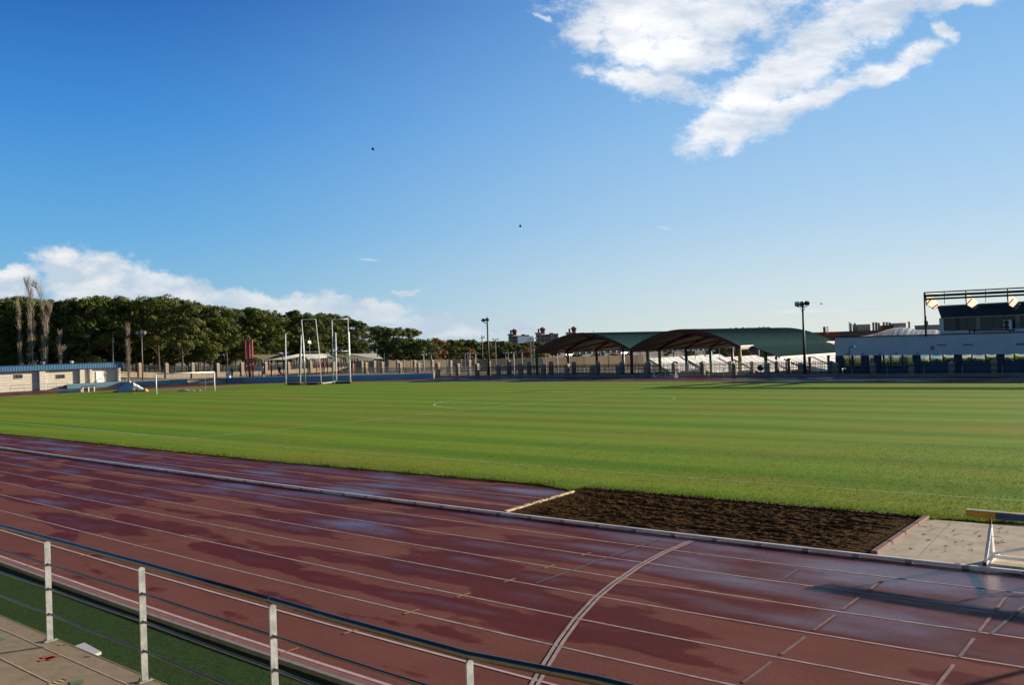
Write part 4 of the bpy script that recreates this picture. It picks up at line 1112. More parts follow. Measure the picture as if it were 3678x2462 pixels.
# ------------------------------------------------------------------ lamps
def flood_head(b, c, w, h, d, tilt, az):
    R = Matrix.Rotation(az, 4, 'Z')@Matrix.Rotation(tilt, 4, 'X')
    vs = [R@Vector(v)+c for v in [(-w/2, -d/2, -h/2), (w/2, -d/2, -h/2), (w/2*.8, d/2, -h/2*.8), (-w/2*.8, d/2, -h/2*.8), (-w/2, -d/2, h/2), (w/2, -d/2, h/2), (w/2*.8, d/2, h/2*.8), (-w/2*.8, d/2, h/2*.8)]]
    b.add(vs, [(0, 3, 2, 1), (4, 5, 6, 7), (0, 1, 5, 4), (1, 2, 6, 5), (2, 3, 7, 6), (3, 0, 4, 7)])
def floodlight(px, brow, trow, label, mt, heads, prad, P_=None, hw=.46, lit=False, hm='dark_metal', row_pole=None):
    p = P_ if P_ else gp(px, brow); zt = zat(p, trow)
    r = empty('floodlight_mast', (p.x, p.y, p.z), label, 'floodlight', 'floodlight masts')
    b = MB(); b.tube([(p.x, p.y, p.z), (p.x, p.y, zt)], [prad, prad*.6], 10); b.build('mast', M[mt], r, smooth=True)
    D = (Vector((p.x, p.y, 0))-CAM).dot(FV); k = D/FPX; rx = Vector((RV.x, RV.y, 0)).normalized()
    b = MB(); x0, x1 = min(h[0] for h in heads), max(h[0] for h in heads)
    zb = zat(p, max(h[1] for h in heads)+9)
    a, c = Vector((p.x, p.y, zb))+rx*x0*k, Vector((p.x, p.y, zb))+rx*x1*k
    b.beam(a, c, .09, .09); b.beam((a+Vector((p.x, p.y, zb)))*.5, (p.x, p.y, zb-.9), .03, .03); b.beam((c+Vector((p.x, p.y, zb)))*.5, (p.x, p.y, zb-.9), .03, .03)
    b.build('cross_arm', M[mt], r)
    for dx, row, az in heads:
        q = Vector((p.x, p.y, zat(p, row)))+rx*dx*k
        b = MB(); flood_head(b, q, hw, hw*.95, .35, radians(-25), az); h = b.build('lamp_head', M[hm], r)
        b = MB(); R = Matrix.Rotation(az, 4, 'Z')@Matrix.Rotation(radians(-25), 4, 'X'); n = R@Vector((0, -1, 0)); s1 = R@Vector((1, 0, 0))*hw*.43; s2 = R@Vector((0, 0, 1))*hw*.40
        cc = q+n*.179; b.quad(cc-s1-s2, cc+s1-s2, cc+s1+s2, cc-s1+s2); b.build('lens', M['lamp_lit'] if lit else M['lamp_glass'], h)
    return r
A0 = YAW
floodlight(2892, 1352, 1083, 'tall dark floodlight mast with three lamps left of the white pavilion', 'pole_dark', [(-20, 1093, A0+1.0), (-3, 1093, A0+.2), (16, 1091, A0-1.2)], .16)
floodlight(1757, 1355, 1140, 'tall dark floodlight mast with two lamps near the middle of the far track', 'pole_dark', [(-14, 1151, A0+.6), (0, 1150, A0-.7)], .16)
pL = colD(511, 152); pL.z = .5
floodlight(511, 1369, 1184, 'pale floodlight mast with three lamps in front of the wood by the goal', 'pole_olive', [(-15, 1196, A0+.6), (-1, 1196, A0), (12, 1196, A0-.6)], .13, P_=pL, hm='grey_metal')
pp_ = colD(407, 165); pp_.z = .5
r = empty('camera_mast', pp_, 'thin grey mast with small boxes behind the end of the blockwork building', 'mast')
b = MB(); b.tube([pp_, (pp_.x, pp_.y, zat(pp_, 1205))], .06, 6); b.build('pole', M['grey_metal'], r)
for row in (1219, 1228):
    b = MB(); z = zat(pp_, row); b.box(pp_.x-.2, pp_.y-.15, z-.15, pp_.x+.25, pp_.y+.15, z+.15); b.build('box', M['grey_metal'], r)
# lit lamp between the trees behind the cage
p = colD(1114, 190); p.z = .5
r = empty('park_lamp', p, 'lit lamp on a thin pole seen through the throwing cage', 'lamp')
b = MB(); b.tube([p, (p.x, p.y, zat(p, 1214))], .05, 6); b.build('pole', M['grey_metal'], r)
z = zat(p, 1230); b = MB(); b.lathe((p.x, p.y, z-.2), [(.08, 0), (.24, .12), (.24, .28), (.08, .4)], 10); b.build('lamp', M['lamp_lit'], r, smooth=True)
b = MB(); b.box(p.x+.2, p.y, z-.35, p.x+.5, p.y+.2, z-.15); b.build('lamp', M['lamp_glass'], r)

# small court lamps: one built, the rest copied
def court_lamp():
    r = empty('court_lamp', (0, 0, 0), '', 'lamp', 'court lamps')
    b = MB(); b.tube([(0, 0, 0), (0, 0, 1)], .07, 6); b.build('pole', M['grey_metal'], r)
    for s in (-1, 1):
        b = MB(); b.beam((0, 0, .985), (s*.45, 0, .995), .06, .008); b.build('arm', M['grey_metal'], r)
        b = MB(); b.box(s*.45-.17, -.16, .978, s*.45+.17, .16, 1.006); b.build('head', M['lamp_glass'], r)
    return r
CLs = [(1522, 1274, 'short court lamp left of the first rust-brown tree'), (1550, 1272, 'court lamp in front of the large rust-brown tree'),
       (1671, 1269, 'court lamp in front of the small brown tree, left of a close pair'), (1680, 1270, 'middle court lamp of the close trio before the small brown tree'), (1688, 1269, 'third court lamp of the trio before the small brown tree'),
       (1709, 1269, 'court lamp just right of the trio, left of the middle dark mast'), (1782, 1218, 'tallest court lamp, just right of the middle dark mast'),
       (1817, 1266, 'double court lamp half way between the middle mast and the green post'), (1826, 1267, 'court lamp standing close behind the double court lamp'), (1846, 1266, 'court lamp with curved arms below the first apartment tower'),
       (1876, 1264, 'court lamp left of the green canopy post'), (1908, 1218, 'tall slim lamp left of the tallest lamp by the green post'), (1919, 1215, 'tall court lamp beside the green canopy post'),
       (1961, 1268, 'left lamp seen under the first green canopy'), (2003, 1266, 'second lamp seen under the first green canopy'),
       (2158, 1262, 'lamp right of the dark red post under the first canopy'), (2187, 1266, 'lamp in the middle gap right of the dark red post'), (2291, 1264, 'lamp left of the yellow canopy posts'), (2337, 1264, 'lamp right beside the first yellow canopy post'), (2435, 1262, 'lamp left of the teal canopy post'),
       (2498, 1246, 'lamp behind the teal post of the second canopy'), (2586, 1244, 'lamp right of the green post of the second canopy'), (2636, 1244, 'lamp behind the last red post of the second canopy'), (2727, 1244, 'lamp below the cream gutter of the second canopy')]
proto = court_lamp(); freeze(proto)
for i, (px, trow, lab) in enumerate(CLs):
    o = proto if i == 0 else copy_tree(proto, None, lab)
    o['label'] = lab; p = colD(px, 172+8*sin(i*2.1)); p.z = -1.45; zt = zat(p, trow)
    o.location = p; o.scale = (1, 1, zt-p.z); o.rotation_euler = (0, 0, -YAW+(i*.7) % .9-.45)
# lit triple lamps under the canopies
for px, row, lab in ((2045, 1275, 'three lit lamps in a row by the orange canopy post'), (2243, 1268, 'three lit lamps in a row by the blue canopy post'), (2558, 1261, 'three dim cream lamps beside the green canopy post')):
    p = colD(px, 168); p.z = -1.45; z = zat(p, row)
    r = empty('triple_lamp', p, lab, 'lamp', 'triple court lamps'); b = MB(); b.tube([p, (p.x, p.y, z)], .06, 6); b.build('pole', M['grey_metal'], r)
    for s in (-1, 0, 1):
        q = p+Vector((RV.x, RV.y, 0)).normalized()*s*.38; b = MB(); b.lathe((q.x, q.y, z-.13), [(.07, 0), (.15, .08), (.15, .18), (.05, .26)], 8); b.build('lamp', M['lamp_lit'] if px < 2500 else M['gutter'], r, smooth=True)
# utility pole
p = colD(1734, 230); p.z = -1.45; zt = zat(p, 1205); b = MB(); b.tube([p, (p.x, p.y, zt)], .13, 6); rx = Vector((RV.x, RV.y, 0)).normalized(); zc_ = zat(p, 1215)
r = empty('utility_pole', p, 'dark utility pole with a crossbar left of the middle floodlight mast', 'utility pole')
b.build('pole', M['dark_metal'], r); b = MB(); b.beam(Vector((p.x, p.y, zc_))-rx*.65, Vector((p.x, p.y, zc_))+rx*.65, .09, .09); b.build('crossbar', M['dark_metal'], r)
q = p+rx*.6; b = MB(); b.lathe((q.x, q.y, zc_), [(.1, 0), (.28, .12), (.2, .35)], 8); b.build('street_lamp_head', M['tarp_white'], r)

# ------------------------------------------------------------------ court screens
def screens():
    pts = [(1255, 1296, 172), (1400, 1294, 176), (1480, 1294, 180), (1610, 1292, 186), (1757, 1289, 190), (1950, 1284, 192), (2100, 1280, 188), (2232, 1276, 182), (2312, 1275, 180)]
    P_ = [colD(px, D) for px, rw, D in pts]
    r = empty('court_screen', (P_[0].x, P_[0].y, -1.45), 'tan windscreen netting round the sports courts beyond the track', 'screen fence')
    b = MB()
    for i in range(len(P_)-1):
        n = 6
        for k in range(n):
            t0, t1 = k/n, (k+1)/n; a = P_[i]*(1-t0)+P_[i+1]*t0; c = P_[i]*(1-t1)+P_[i+1]*t1
            za = zat(a, pts[i][1]*(1-t0)+pts[i+1][1]*t0)-.12*sin(pi*t0*3)**2; zc = zat(c, pts[i][1]*(1-t1)+pts[i+1][1]*t1)-.12*sin(pi*t1*3)**2
            b.quad((a.x, a.y, -.7), (c.x, c.y, -.7), (c.x, c.y, zc), (a.x, a.y, za))
    b.build('netting', M['screen'], r)
    for i in range(len(P_)-1):
        for k in range(3):
            t = k/3; a = P_[i]*(1-t)+P_[i+1]*t; b = MB(); b.tube([(a.x, a.y-.2, -1.45), (a.x, a.y-.2, zat(a, pts[i][1]*(1-t)+pts[i+1][1]*t)+.1)], .05, 6); b.build('post', M['grey_metal'], r)
screens()

# ------------------------------------------------------------------ big green vault canopies
YV = 104.0
def vault(xl, xr, yb, ridge, spring, label, ext=None):
    r = empty('vault_canopy', ((xl+xr)/2, YV, -1.45), label, 'canopy', 'green vault canopies')
    xc = (xl+xr)/2; hw = (xr-xl)/2; n = 26
    def z(x): u = (x-xc)/hw; return spring+(ridge-spring)*(1-abs(u)**1.9)
    b = MB(); c = MB()
    ny = 40
    for i in range(n):
        x0, x1 = xl+(xr-xl)*i/n, xl+(xr-xl)*(i+1)/n
        for j in range(ny):
            y0, y1 = YV+(yb-YV)*j/ny, YV+(yb-YV)*(j+1)/ny; 
            b.quad((x0, y0, z(x0)), (x1, y0, z(x1)), (x1, y1, z(x1)), (x0, y1, z(x0)))
        c.quad((x0, YV+.1, z(x0)-.10), (x0, yb, z(x0)-.10), (x1, yb, z(x1)-.10), (x1, YV+.1, z(x1)-.10))
    # standing seams
    for j in range(0, ny+1):
        y = YV+(yb-YV)*j/ny
        for i in range(n):
            x0, x1 = xl+(xr-xl)*i/n, xl+(xr-xl)*(i+1)/n
            b.beam((x0, y, z(x0)+.03), (x1, y, z(x1)+.03), .10, .06)
    if ext:
        xe, ze, ya, ybb = ext; m_ = 8; zs = spring
        def zz(x): u = (x-xr)/(xe-xr); return zs+(ze-zs)*(u**.92)
        for i in range(m_):
            x0, x1 = xr+(xe-xr)*i/m_, xr+(xe-xr)*(i+1)/m_
            b.quad((x0, ya, zz(x0)), (x1, ya, zz(x1)), (x1, ybb, zz(x1)), (x0, ybb, zz(x0)))
            for j in range(32):
                y = ya+(ybb-ya)*j/31; b.beam((x0, y, zz(x0)+.03), (x1, y, zz(x1)+.03), .10, .06)
            c.quad((x0, ya, zz(x0)-.1), (x0, ybb, zz(x0)-.1), (x1, ybb, zz(x1)-.1), (x1, ya, zz(x1)-.1))
        gu = MB(); gu.box(xe-.02, ya-.1, ze-.22, xe+.14, ybb+.1, ze+.04); gu.build('gutter', M['gutter'], r)
        gu = MB(); gu.box(xr-.05, YV, spring-.12, xr+.14, ya+.4, spring+.06); gu.build('gutter', M['gutter'], r)
        gu = MB(); gu.box(xr-.05, ybb-.4, spring-.12, xr+.14, yb, spring+.06); gu.build('gutter', M['gutter'], r)
    b.build('roof_sheet', M['green_roof'], r); c.build('soffit', M['ceiling'], r)
    # arched girders
    for j, y in enumerate([YV-.05, YV+(yb-YV)*.25, YV+(yb-YV)*.5, YV+(yb-YV)*.75, yb]):
        b = MB()
        for i in range(n):
            x0, x1 = xl+(xr-xl)*i/n, xl+(xr-xl)*(i+1)/n
            b.beam((x0, y, z(x0)-.20), (x1, y, z(x1)-.20), .22, .34 if j == 0 else .42)
        b.build('arch_girder', M['red_steel'], r)
    for x in (xl, xr):
        b = MB(); b.beam((x, YV, spring-.28), (x, yb, spring-.28), .2, .3); b.build('edge_beam', M['red_steel'], r)
    # diagonal braces under the soffit
    for k in range(4):
        y0 = YV+(yb-YV)*.25*k; b = MB()
        b.beam((xl, y0, spring-.2), (xc, y0+(yb-YV)*.25, ridge-.35), .16, .2); b.beam((xc, y0, ridge-.35), (xr, y0+(yb-YV)*.25, spring-.25), .16, .2); b.build('brace', M['red_steel'], r)
    return r
def yfor(px, X):
    d = ray(px, 1280); return d.y/d.x*X
xA, xB, xC = colY(1925, YV).x, colY(2263, YV).x, colY(2659, YV).x
zs1 = zat((xA, YV), 1262); zs2 = zat((xB, YV), 1252); zs3 = zat((xC, YV), 1247)
zr1 = zat(((xA+xB)/2, YV), 1197.5); zr2 = zat(((xB+xC)/2, YV), 1184.5)
XE = colY(2800, 107).x
v1 = vault(xA, xB, 134, zr1, (zs1+zs2)/2, 'left green vault canopy with dark red arch on the far side of the track')
v2 = vault(xB+.02, xC, 134, zr2, (zs2+zs3)/2, 'right green vault canopy whose long roof runs down to the white pavilion', ext=(XE, zat((XE, 107), 1283), 107, 131.5))
def vpost(parent, px, X, mt, top, Y=None):
    y = Y if Y else yfor(px, X); b = MB(); b.tube([(X, y, -1.45), (X, y, top)], .21, 12); b.build('post', M[mt], parent, smooth=True)
vpost(v1, 1927, xA+.1, 'p_green', zs1-.3, YV+.1)
for px, mt in ((2040, 'p_orange'), (2143, 'p_red'), (2238, 'p_blue')): vpost(v1, px, xA, mt, zs1-.3)
vpost(v2, 2263, xB+.2, 'p_purple', zs2-.2, YV+.1)
for px, mt in ((2326, 'p_yellow'), (2369, 'p_yellow'), (2465, 'p_blue'), (2552, 'p_green'), (2630, 'p_red')): vpost(v2, px, xB, mt, zs2-.3)
vpost(v2, 2659, xC-.1, 'p_yellow', zs3-.1, YV+.1); vpost(v2, 2750, xC, 'p_green', zs3-.3)
for px, mt in ((2832.6, 'p_red'), (2908, 'p_red'), (2976, 'p_blue')): vpost(v2, px, XE-.4, mt, 1.9)

# further low canopy behind
def far_canopy():
    P_ = [(2061, 1266), (2260, 1258), (2380, 1254), (2545, 1252)]; D = 200
    r = empty('low_canopy', colD(2300, D), 'low striped green canopy seen beneath the two big vaults', 'canopy'); b = MB(); c = MB()
    for i in range(len(P_)-1):
        a, e = colD(P_[i][0], D), colD(P_[i+1][0], D); za, ze = zat(a, P_[i][1]), zat(e, P_[i+1][1])
        for k in range(9):
            t0, t1 = k/9, (k+1)/9; p0, p1 = a*(1-t0)+e*t0, a*(1-t1)+e*t1; z0, z1 = za*(1-t0)+ze*t0, za*(1-t1)+ze*t1; bk = Vector((p0.x, p0.y, 0)).normalized()*5
            b.quad((p0.x, p0.y, z0-.55), (p1.x, p1.y, z1-.55), (p1.x+bk.x, p1.y+bk.y, z1+.25), (p0.x+bk.x, p0.y+bk.y, z0+.25))
            c.beam((p0.x, p0.y, z0-.5), (p0.x+bk.x, p0.y+bk.y, z0+.3), .22, .08)
    b.build('roof_sheet', M['green_roof'], r); c.build('white_rib', M['gutter'], r)
    for px in (2075, 2170, 2300, 2420, 2530):
        a = colD(px, D); bb = MB(); bb.tube([(a.x, a.y, -1.45), (a.x, a.y, zat(a, 1262))], .1, 6); bb.build('post', M['pole_dark'], r)
far_canopy()

# tilted white panels
def panels():
    corners = [(2330, 1288), (2468, 1292.5), (2635, 1290), (2817, 1289)]
    names = [('leftmost front white tilted panel, under the yellow canopy posts', 'leftmost rear white tilted panel, behind the yellow canopy posts'),
             ('front white tilted panel between the teal and green canopy posts', 'rear white tilted panel right of the teal canopy post'),
             ('front white tilted panel just right of the last red canopy post', 'rear white tilted panel right of the orange canopy post'),
             ('rightmost front white tilted panel below the cream gutter', 'rightmost rear white tilted panel beside the white pavilion')]
    Y0 = 137.5
    for i, (px, row) in enumerate(corners):
        p = colY(px, Y0); z1 = zat(p, row)
        w = 4.4; zb = -1.2
        for k, (ya, yb) in enumerate(((Y0, Y0+10.2), (Y0+11.0, Y0+26))):
            r = empty('tilted_panel', (p.x+w/2, ya, -1.45), names[i][k], 'panel', 'white tilted panels')
            b = MB(); x0, x1 = p.x, p.x+w
            b.add([(x0, ya, z1), (x1, ya, zb), (x1, yb, zb), (x0, yb, z1), (x0, ya, z1-.12), (x1, ya, zb-.12), (x1, yb, zb-.12), (x0, yb, z1-.12)],
                  [(0, 1, 2, 3), (7, 6, 5, 4), (0, 4, 5, 1), (1, 5, 6, 2), (2, 6, 7, 3), (3, 7, 4, 0)]); b.build('sheet', M['panel'], r)
            b = MB(); n = 5
            for j in range(n+1):
                y = ya+(yb-ya)*j/n; b.beam((x0, y, z1+.012), (x1, y, zb+.012), .07 if 0 < j < n else .16, .03)
            for t in (.33, .66): b.beam((x0+w*t, ya, z1+(zb-z1)*t+.012), (x0+w*t, yb, z1+(zb-z1)*t+.012), .06, .03)
            b.build('joint', M['panel_line'], r)
            b = MB(); b.beam((x0, ya-.1, z1-.1), (x1, ya-.1, zb-.1), .14, .16); b.build('end_rail', M['ceiling'], r)
            for y in (ya, (ya+yb)/2, yb):
                b = MB(); b.tube([(x0+.3, y, -1.45), (x0+.3, y, z1-.2)], .07, 6); b.build('leg', M['grey_metal'], r)
panels()

# ------------------------------------------------------------------ right pavilion
def pavilion():
    YF = 103.0
    def wp(px, row, Y=YF): return onY(px, row, Y)
    xl = wp(3000, 1250).x; xr = 14.0
    r = empty('pavilion', (xl+10, YF, -1.4), 'white pavilion with a dark press box on its roof at the right edge', 'building')
    zb, zt = wp(3000, 1279).z, wp(3000, 1214).z
    zb2, zt2 = wp(3678, 1272).z, wp(3678, 1195).z
    xq = wp(3678, 1230).x
    sl = (zt2-zt)/(xq-xl); slb = (zb2-zb)/(xq-xl)
    b = MB()
    z1 = lambda x: zt+sl*(x-xl); z0 = lambda x: zb+slb*(x-xl)
    b.add([(xl, YF, z0(xl)), (xr, YF, z0(xr)), (xr, YF+14, z0(xr)), (xl, YF+14, z0(xl)), (xl, YF, z1(xl)), (xr, YF, z1(xr)), (xr, YF+14, z1(xr)), (xl, YF+14, z1(xl))],
          [(0, 3, 2, 1), (4, 5, 6, 7), (0, 1, 5, 4), (1, 2, 6, 5), (2, 3, 7, 6), (3, 0, 4, 7)])
    b.build('white_band', M['white_wall'], r)
    b = MB(); b.beam((xl-.05, YF-.03, z1(xl)+.04), (xr, YF-.03, z1(xr)+.04), .16, .09); b.build('parapet_cap', M['dark_metal'], r)
    for px, row, w, h in ((3349, 1251, .40, .45), (3382, 1240, .95, .18), (3477, 1239, .95, .18), (3665, 1237, .8, .2)):
        p = wp(px, row); b = MB(); b.box(p.x-w/2, YF-.04, p.z-h/2, p.x+w/2, YF-.004, p.z+h/2); b.build('vent', M['plaster'], r)
    for px in (3044, 3101, 3160, 3220, 3295):
        p = wp(px, 1272 if px < 3200 else 1270); b = MB(); b.box(p.x-.12, YF-.12, p.z-.06, p.x+.12, YF-.004, p.z+.08); b.build('spotlight', M['plaster'], r)
    # ground floor, set back, mirrored glazing above navy panels
    YG = YF+1.2
    zg = -1.4; zsill_l = onY(3040, 1325, YG).z; zsill_r = onY(3400, 1302, YG).z
    b = MB(); b.box(xl+.6, YG+.3, zg, xr, YF+13, z0(xl)-.02); b.build('inner_wall', M['navy_dark'], r)
    b = MB(); b.box(xl+.4, YG, zg, onY(3300, 1300, YG).x, YG+.2, zsill_l); b.build('navy_panel', M['navy'], r)
    b = MB(); b.box(onY(3300, 1300, YG).x+.01, YG, zg, xr, YG+.2, zsill_r); b.build('navy_panel', M['navy'], r)
    cols = [3010, 3102, 3148, 3288, 3437, 3590, 3750]
    for px in cols:
        x = onY(px, 1300, YG-.3).x; b = MB(); b.box(x-.3, YG-.3, zg, x+.3, YG-.01, z0(x)-.01); b.build('column', M['navy_dark'], r)
    glaz = [(3022, 3060), (3063, 3099), (3107, 3144), (3156, 3172), (3175, 3197), (3199, 3241), (3243, 3284), (3294, 3339), (3341, 3386), (3388, 3433), (3442, 3490), (3492, 3539), (3541, 3585), (3597, 3642), (3644, 3700)]
    rg = random.Random(4)
    for a, c in glaz:
        xa, xc = onY(a, 1300, YG+.1).x, onY(c, 1300, YG+.1).x
        zs = (zsill_l if a < 3290 else zsill_r)+.02; ztop = z0(xa)-.03
        # panes bowed a little outwards and tilted, so they mirror the pitch, bent
        b = MB(); n = 10; bow = rg.uniform(.003, .012); tl = rg.uniform(-.006, .012)
        vs = []
        for j in range(n+1):
            v = j/n
            for i in range(n+1):
                u = i/n; d = -bow*(1-(2*u-1)**2)*(1-(2*v-1)**2)
                vs.append((xa+(xc-xa)*u, YG+.15+d+tl*(v-.5), zs+(ztop-zs)*v))
        b.add(vs, [(j*(n+1)+i, j*(n+1)+i+1, (j+1)*(n+1)+i+1, (j+1)*(n+1)+i) for j in range(n) for i in range(n)])
        w_ = b.build('window', M['mirror'], r, smooth=True)
        b = MB(); b.box(xa-.04, YG+.05, zs, xa+.02, YG+.2, ztop); b.box(xc-.02, YG+.05, zs, xc+.04, YG+.2, ztop); b.build('frame', M['dark_metal'], w_)
    # press box
    YP = YF+5.6
    def up(px, row): return onY(px, row, YP)
    zf = up(3400, 1200).z
    xw = up(3373, 1150).x
    zwt, zwb, zst = up(3500, 1139).z, up(3500, 1186).z, up(3500, 1096).z
    b = MB(); b.box(xw, YP, zf-.3, xr, YP+7, zwb); b.build('press_box_base', M['white_wall'], r)
    b = MB(); b.box(xw, YP, zwb+.005, xw+.45, YP+7, zwt); b.build('press_box_side', M['white_wall'], r)
    b = MB(); b.box(xw+.5, YP+.35, zwb, xr, YP+7, zwt); b.build('press_box_core', M['navy_dark'], r)
    wins = [(3389, 3427), (3431, 3466), (3470, 3505), (3521, 3561), (3565, 3603), (3607, 3645), (3664, 3700)]
    for a, c in wins:
        xa, xc = up(a, 1150).x, up(c, 1150).x; b = MB(); b.quad((xa, YP+.1, zwb+.03), (xc, YP+.1, zwb+.03), (xc, YP+.1, zwt-.03), (xa, YP+.1, zwt-.03)); w_ = b.build('press_box_window', M['winglass'], r)
        b = MB(); b.box(xa-.06, YP+.02, zwb+.01, xa, YP+.3, zwt); b.box(xc, YP+.02, zwb+.01, xc+.05, YP+.3, zwt); b.build('frame', M['navy'], w_)
    for px in (3513, 3655):
        x = up(px, 1150).x; b = MB(); b.box(x-.22, YP-.02, zwb+.004, x+.22, YP+.3, zwt-.004); b.build('mullion', M['plaster'], r)
    # navy sheet fascia leaning outwards
    b = MB(); xf = up(3380, 1100).x
    b.add([(xf, YP-.1, zwt), (xr, YP-.1, zwt), (xr, YP-1.5, zst), (xf, YP-1.5, zst), (xf, YP+.6, zwt), (xr, YP+.6, zwt), (xr, YP+.6, zst), (xf, YP+.6, zst)],
          [(0, 1, 2, 3), (3, 2, 6, 7), (0, 3, 7, 4), (4, 5, 1, 0)]); b.build('fascia', M['navy_dark'], r)
    b = MB(); b.beam((xf-.1, YP-1.52, zst+.03), (xr, YP-1.52, zst+.03), .12, .12); b.beam((xf-.1, YP-.12, zwt), (xr, YP-.12, zwt), .1, .1); b.build('fascia_trim', M['grey_metal'], r)
    # roof frame: beams, fins
    YO = YF-.4
    o = lambda px, row: onY(px, row, YO)
    zt_, zm1, zm2 = o(3400, 1048).z, o(3400, 1060).z, o(3400, 1072).z
    slt = (o(3678, 1034).z-zt_)/(o(3678, 1034).x-o(3400, 1048).x)
    x0 = o(3322, 1100).x
    zl = lambda x, z: z+slt*(x-o(3400, 1048).x)
    for z, w in ((zt_, .12), (zm1, .26), (zm2, .20)):
        b = MB(); b.beam((x0, YO, zl(x0, z)), (xr, YO, zl(xr, z)), .14, w); b.build('roof_beam', M['dark_metal'], r)
    b = MB(); b.beam((x0, YO, zf-.2), (x0, YO, zl(x0, zt_)), .16, .16, (1, 0, 0)); b.build('corner_post', M['dark_metal'], r)
    b = MB(); b.beam((x0, YO, zl(x0, zt_)), (x0, YP+4, zl(x0, zt_)), .12, .12); b.build('roof_beam', M['dark_metal'], r)
    for px in (3393, 3541): x = o(px, 1060).x; b = MB(); b.beam((x, YO-.02, zl(x, zst+.1)), (x, YO-.02, zl(x, zt_)), .08, .08, (1, 0, 0)); b.build('stanchion', M['grey_metal'], r)
    for px in (3326, 3470, 3620):
        # triangular beige fin: from the outer beam down and back to the fascia
        xa = o(px, 1060).x
        a, c, d, e = o(px, 1056), o(px+18, 1066), o(px+52, 1096), o(px+32, 1112); f = o(px+4, 1096)
        pr = [a, c, d, e, f]
        b = MB(); n = 5
        def onX(px_, row_): d_ = ray(px_, row_); return CAM+d_*(xa/d_.x)
        V1 = [onX(px, 1056), onX(px+20, 1064), onX(px+52, 1096), onX(px+32, 1112), onX(px+4, 1096)]; V2 = [v+Vector((-.12, 0, 0)) for v in V1]
        b.add(V1+V2, [(0, 1, 2, 3, 4), (9, 8, 7, 6, 5)]+[(i, (i+1) % n, n+(i+1) % n, n+i) for i in range(n)])
        b.build('fin', M['beige'], r)
        b = MB(); b.beam(Vector((xa, YO-.04, f.z)), Vector((c.x+.05, YO-.04, o(px+25, 1073).z)), .07, .09); b.beam(Vector((e.x-.3, YO-.04, e.z+.1)), Vector((d.x-.2, YO-.04, d.z+.1)), .07, .10); b.build('brace', M['dark_metal'], r)
        if px > 3400:
            b = MB(); b.beam((xa, YO, zl(xa, zst)), (xa, YO, zl(xa, zt_)), .1, .1, (1, 0, 0)); b.build('post', M['dark_metal'], r)
    # air conditioner and its rail
    p = up(3625, 1168); z0a = up(3625, 1184).z; q = up(3610, 1150); q2 = up(3638, 1150)
    b = MB(); b.box(q.x, YP-.75, z0a, q2.x, YP-.35, z0a+(up(3625, 1150).z-z0a)); ac = b.build('air_conditioner', M['hoarding'], r, bevel=.02)
    for zz_ in (.27, .73):
        b = MB(); zc_ = z0a+(up(3625, 1150).z-z0a)*zz_; xc_ = q.x*.62+q2.x*.38
        b.tube([(xc_, YP-.77, zc_), (xc_, YP-.752, zc_)], .25, 14); b.build('fan', M['dark_metal'], ac)
    a, c = up(3490, 1188), up(3652, 1185)
    b = MB(); b.beam((a.x, YP-1.2, a.z), (c.x, YP-1.2, c.z), .12, .12)
    for t in (.02, .13, .9, .99): x = a.x+(c.x-a.x)*t; b.beam((x, YP-1.2, zf-.2), (x, YP-1.2, a.z), .1, .1, (1, 0, 0))
    b.build('roof_rail', M['dark_metal'], r)
pavilion()
# slim lamp in front of the pavilion
p = colY(3051, 98); r = empty('street_lamp', (p.x, p.y, -.3), 'slim dark street lamp with a hooked arm before the left end of the white pavilion', 'street lamp')
b = MB(); z = zat(p, 1250); b.tube([(p.x, p.y, -.3), (p.x, p.y, z-.3), (p.x+.08, p.y, z), (p.x+.28, p.y, z+.1)], .045, 6); b.build('pole', M['dark_metal'], r)
b = MB(); b.box(p.x+.2, p.y-.1, z+.07, p.x+.62, p.y+.1, z+.16); b.build('lamp_head', M['dark_metal'], r)
# round red sign and dark round thing near the canopy end
p = colY(2788, 106); z = zat(p, 1287); b = MB(); b.tube([(p.x-.02, p.y-.03, z), (p.x+.02, p.y+.03, z)], .24, 14)
r = empty('round_sign', (p.x, p.y, -1.4), 'round red disc on a thin post at the end of the right canopy gutter', 'sign'); b.build('disc', M['red_play'], r); b = MB(); b.tube([(p.x, p.y+.06, -1.4), (p.x, p.y+.06, z)], .035, 6); b.build('post', M['grey_metal'], r)
p = colY(2731, 99); z = zat(p, 1322); b = MB(); b.lathe((p.x, p.y, z-.35), [(.1, 0), (.35, .12), (.38, .45), (.3, .62), (.05, .68)], 10)
r = empty('dark_bin', (p.x, p.y, -1.4), 'dark round bin on a post behind the railing, below the cream gutter', 'bin'); b.build('drum', M['pole_dark'], r); b = MB(); b.tube([(p.x, p.y, -1.4), (p.x, p.y, z-.35)], .06, 6); b.build('post', M['pole_dark'], r)

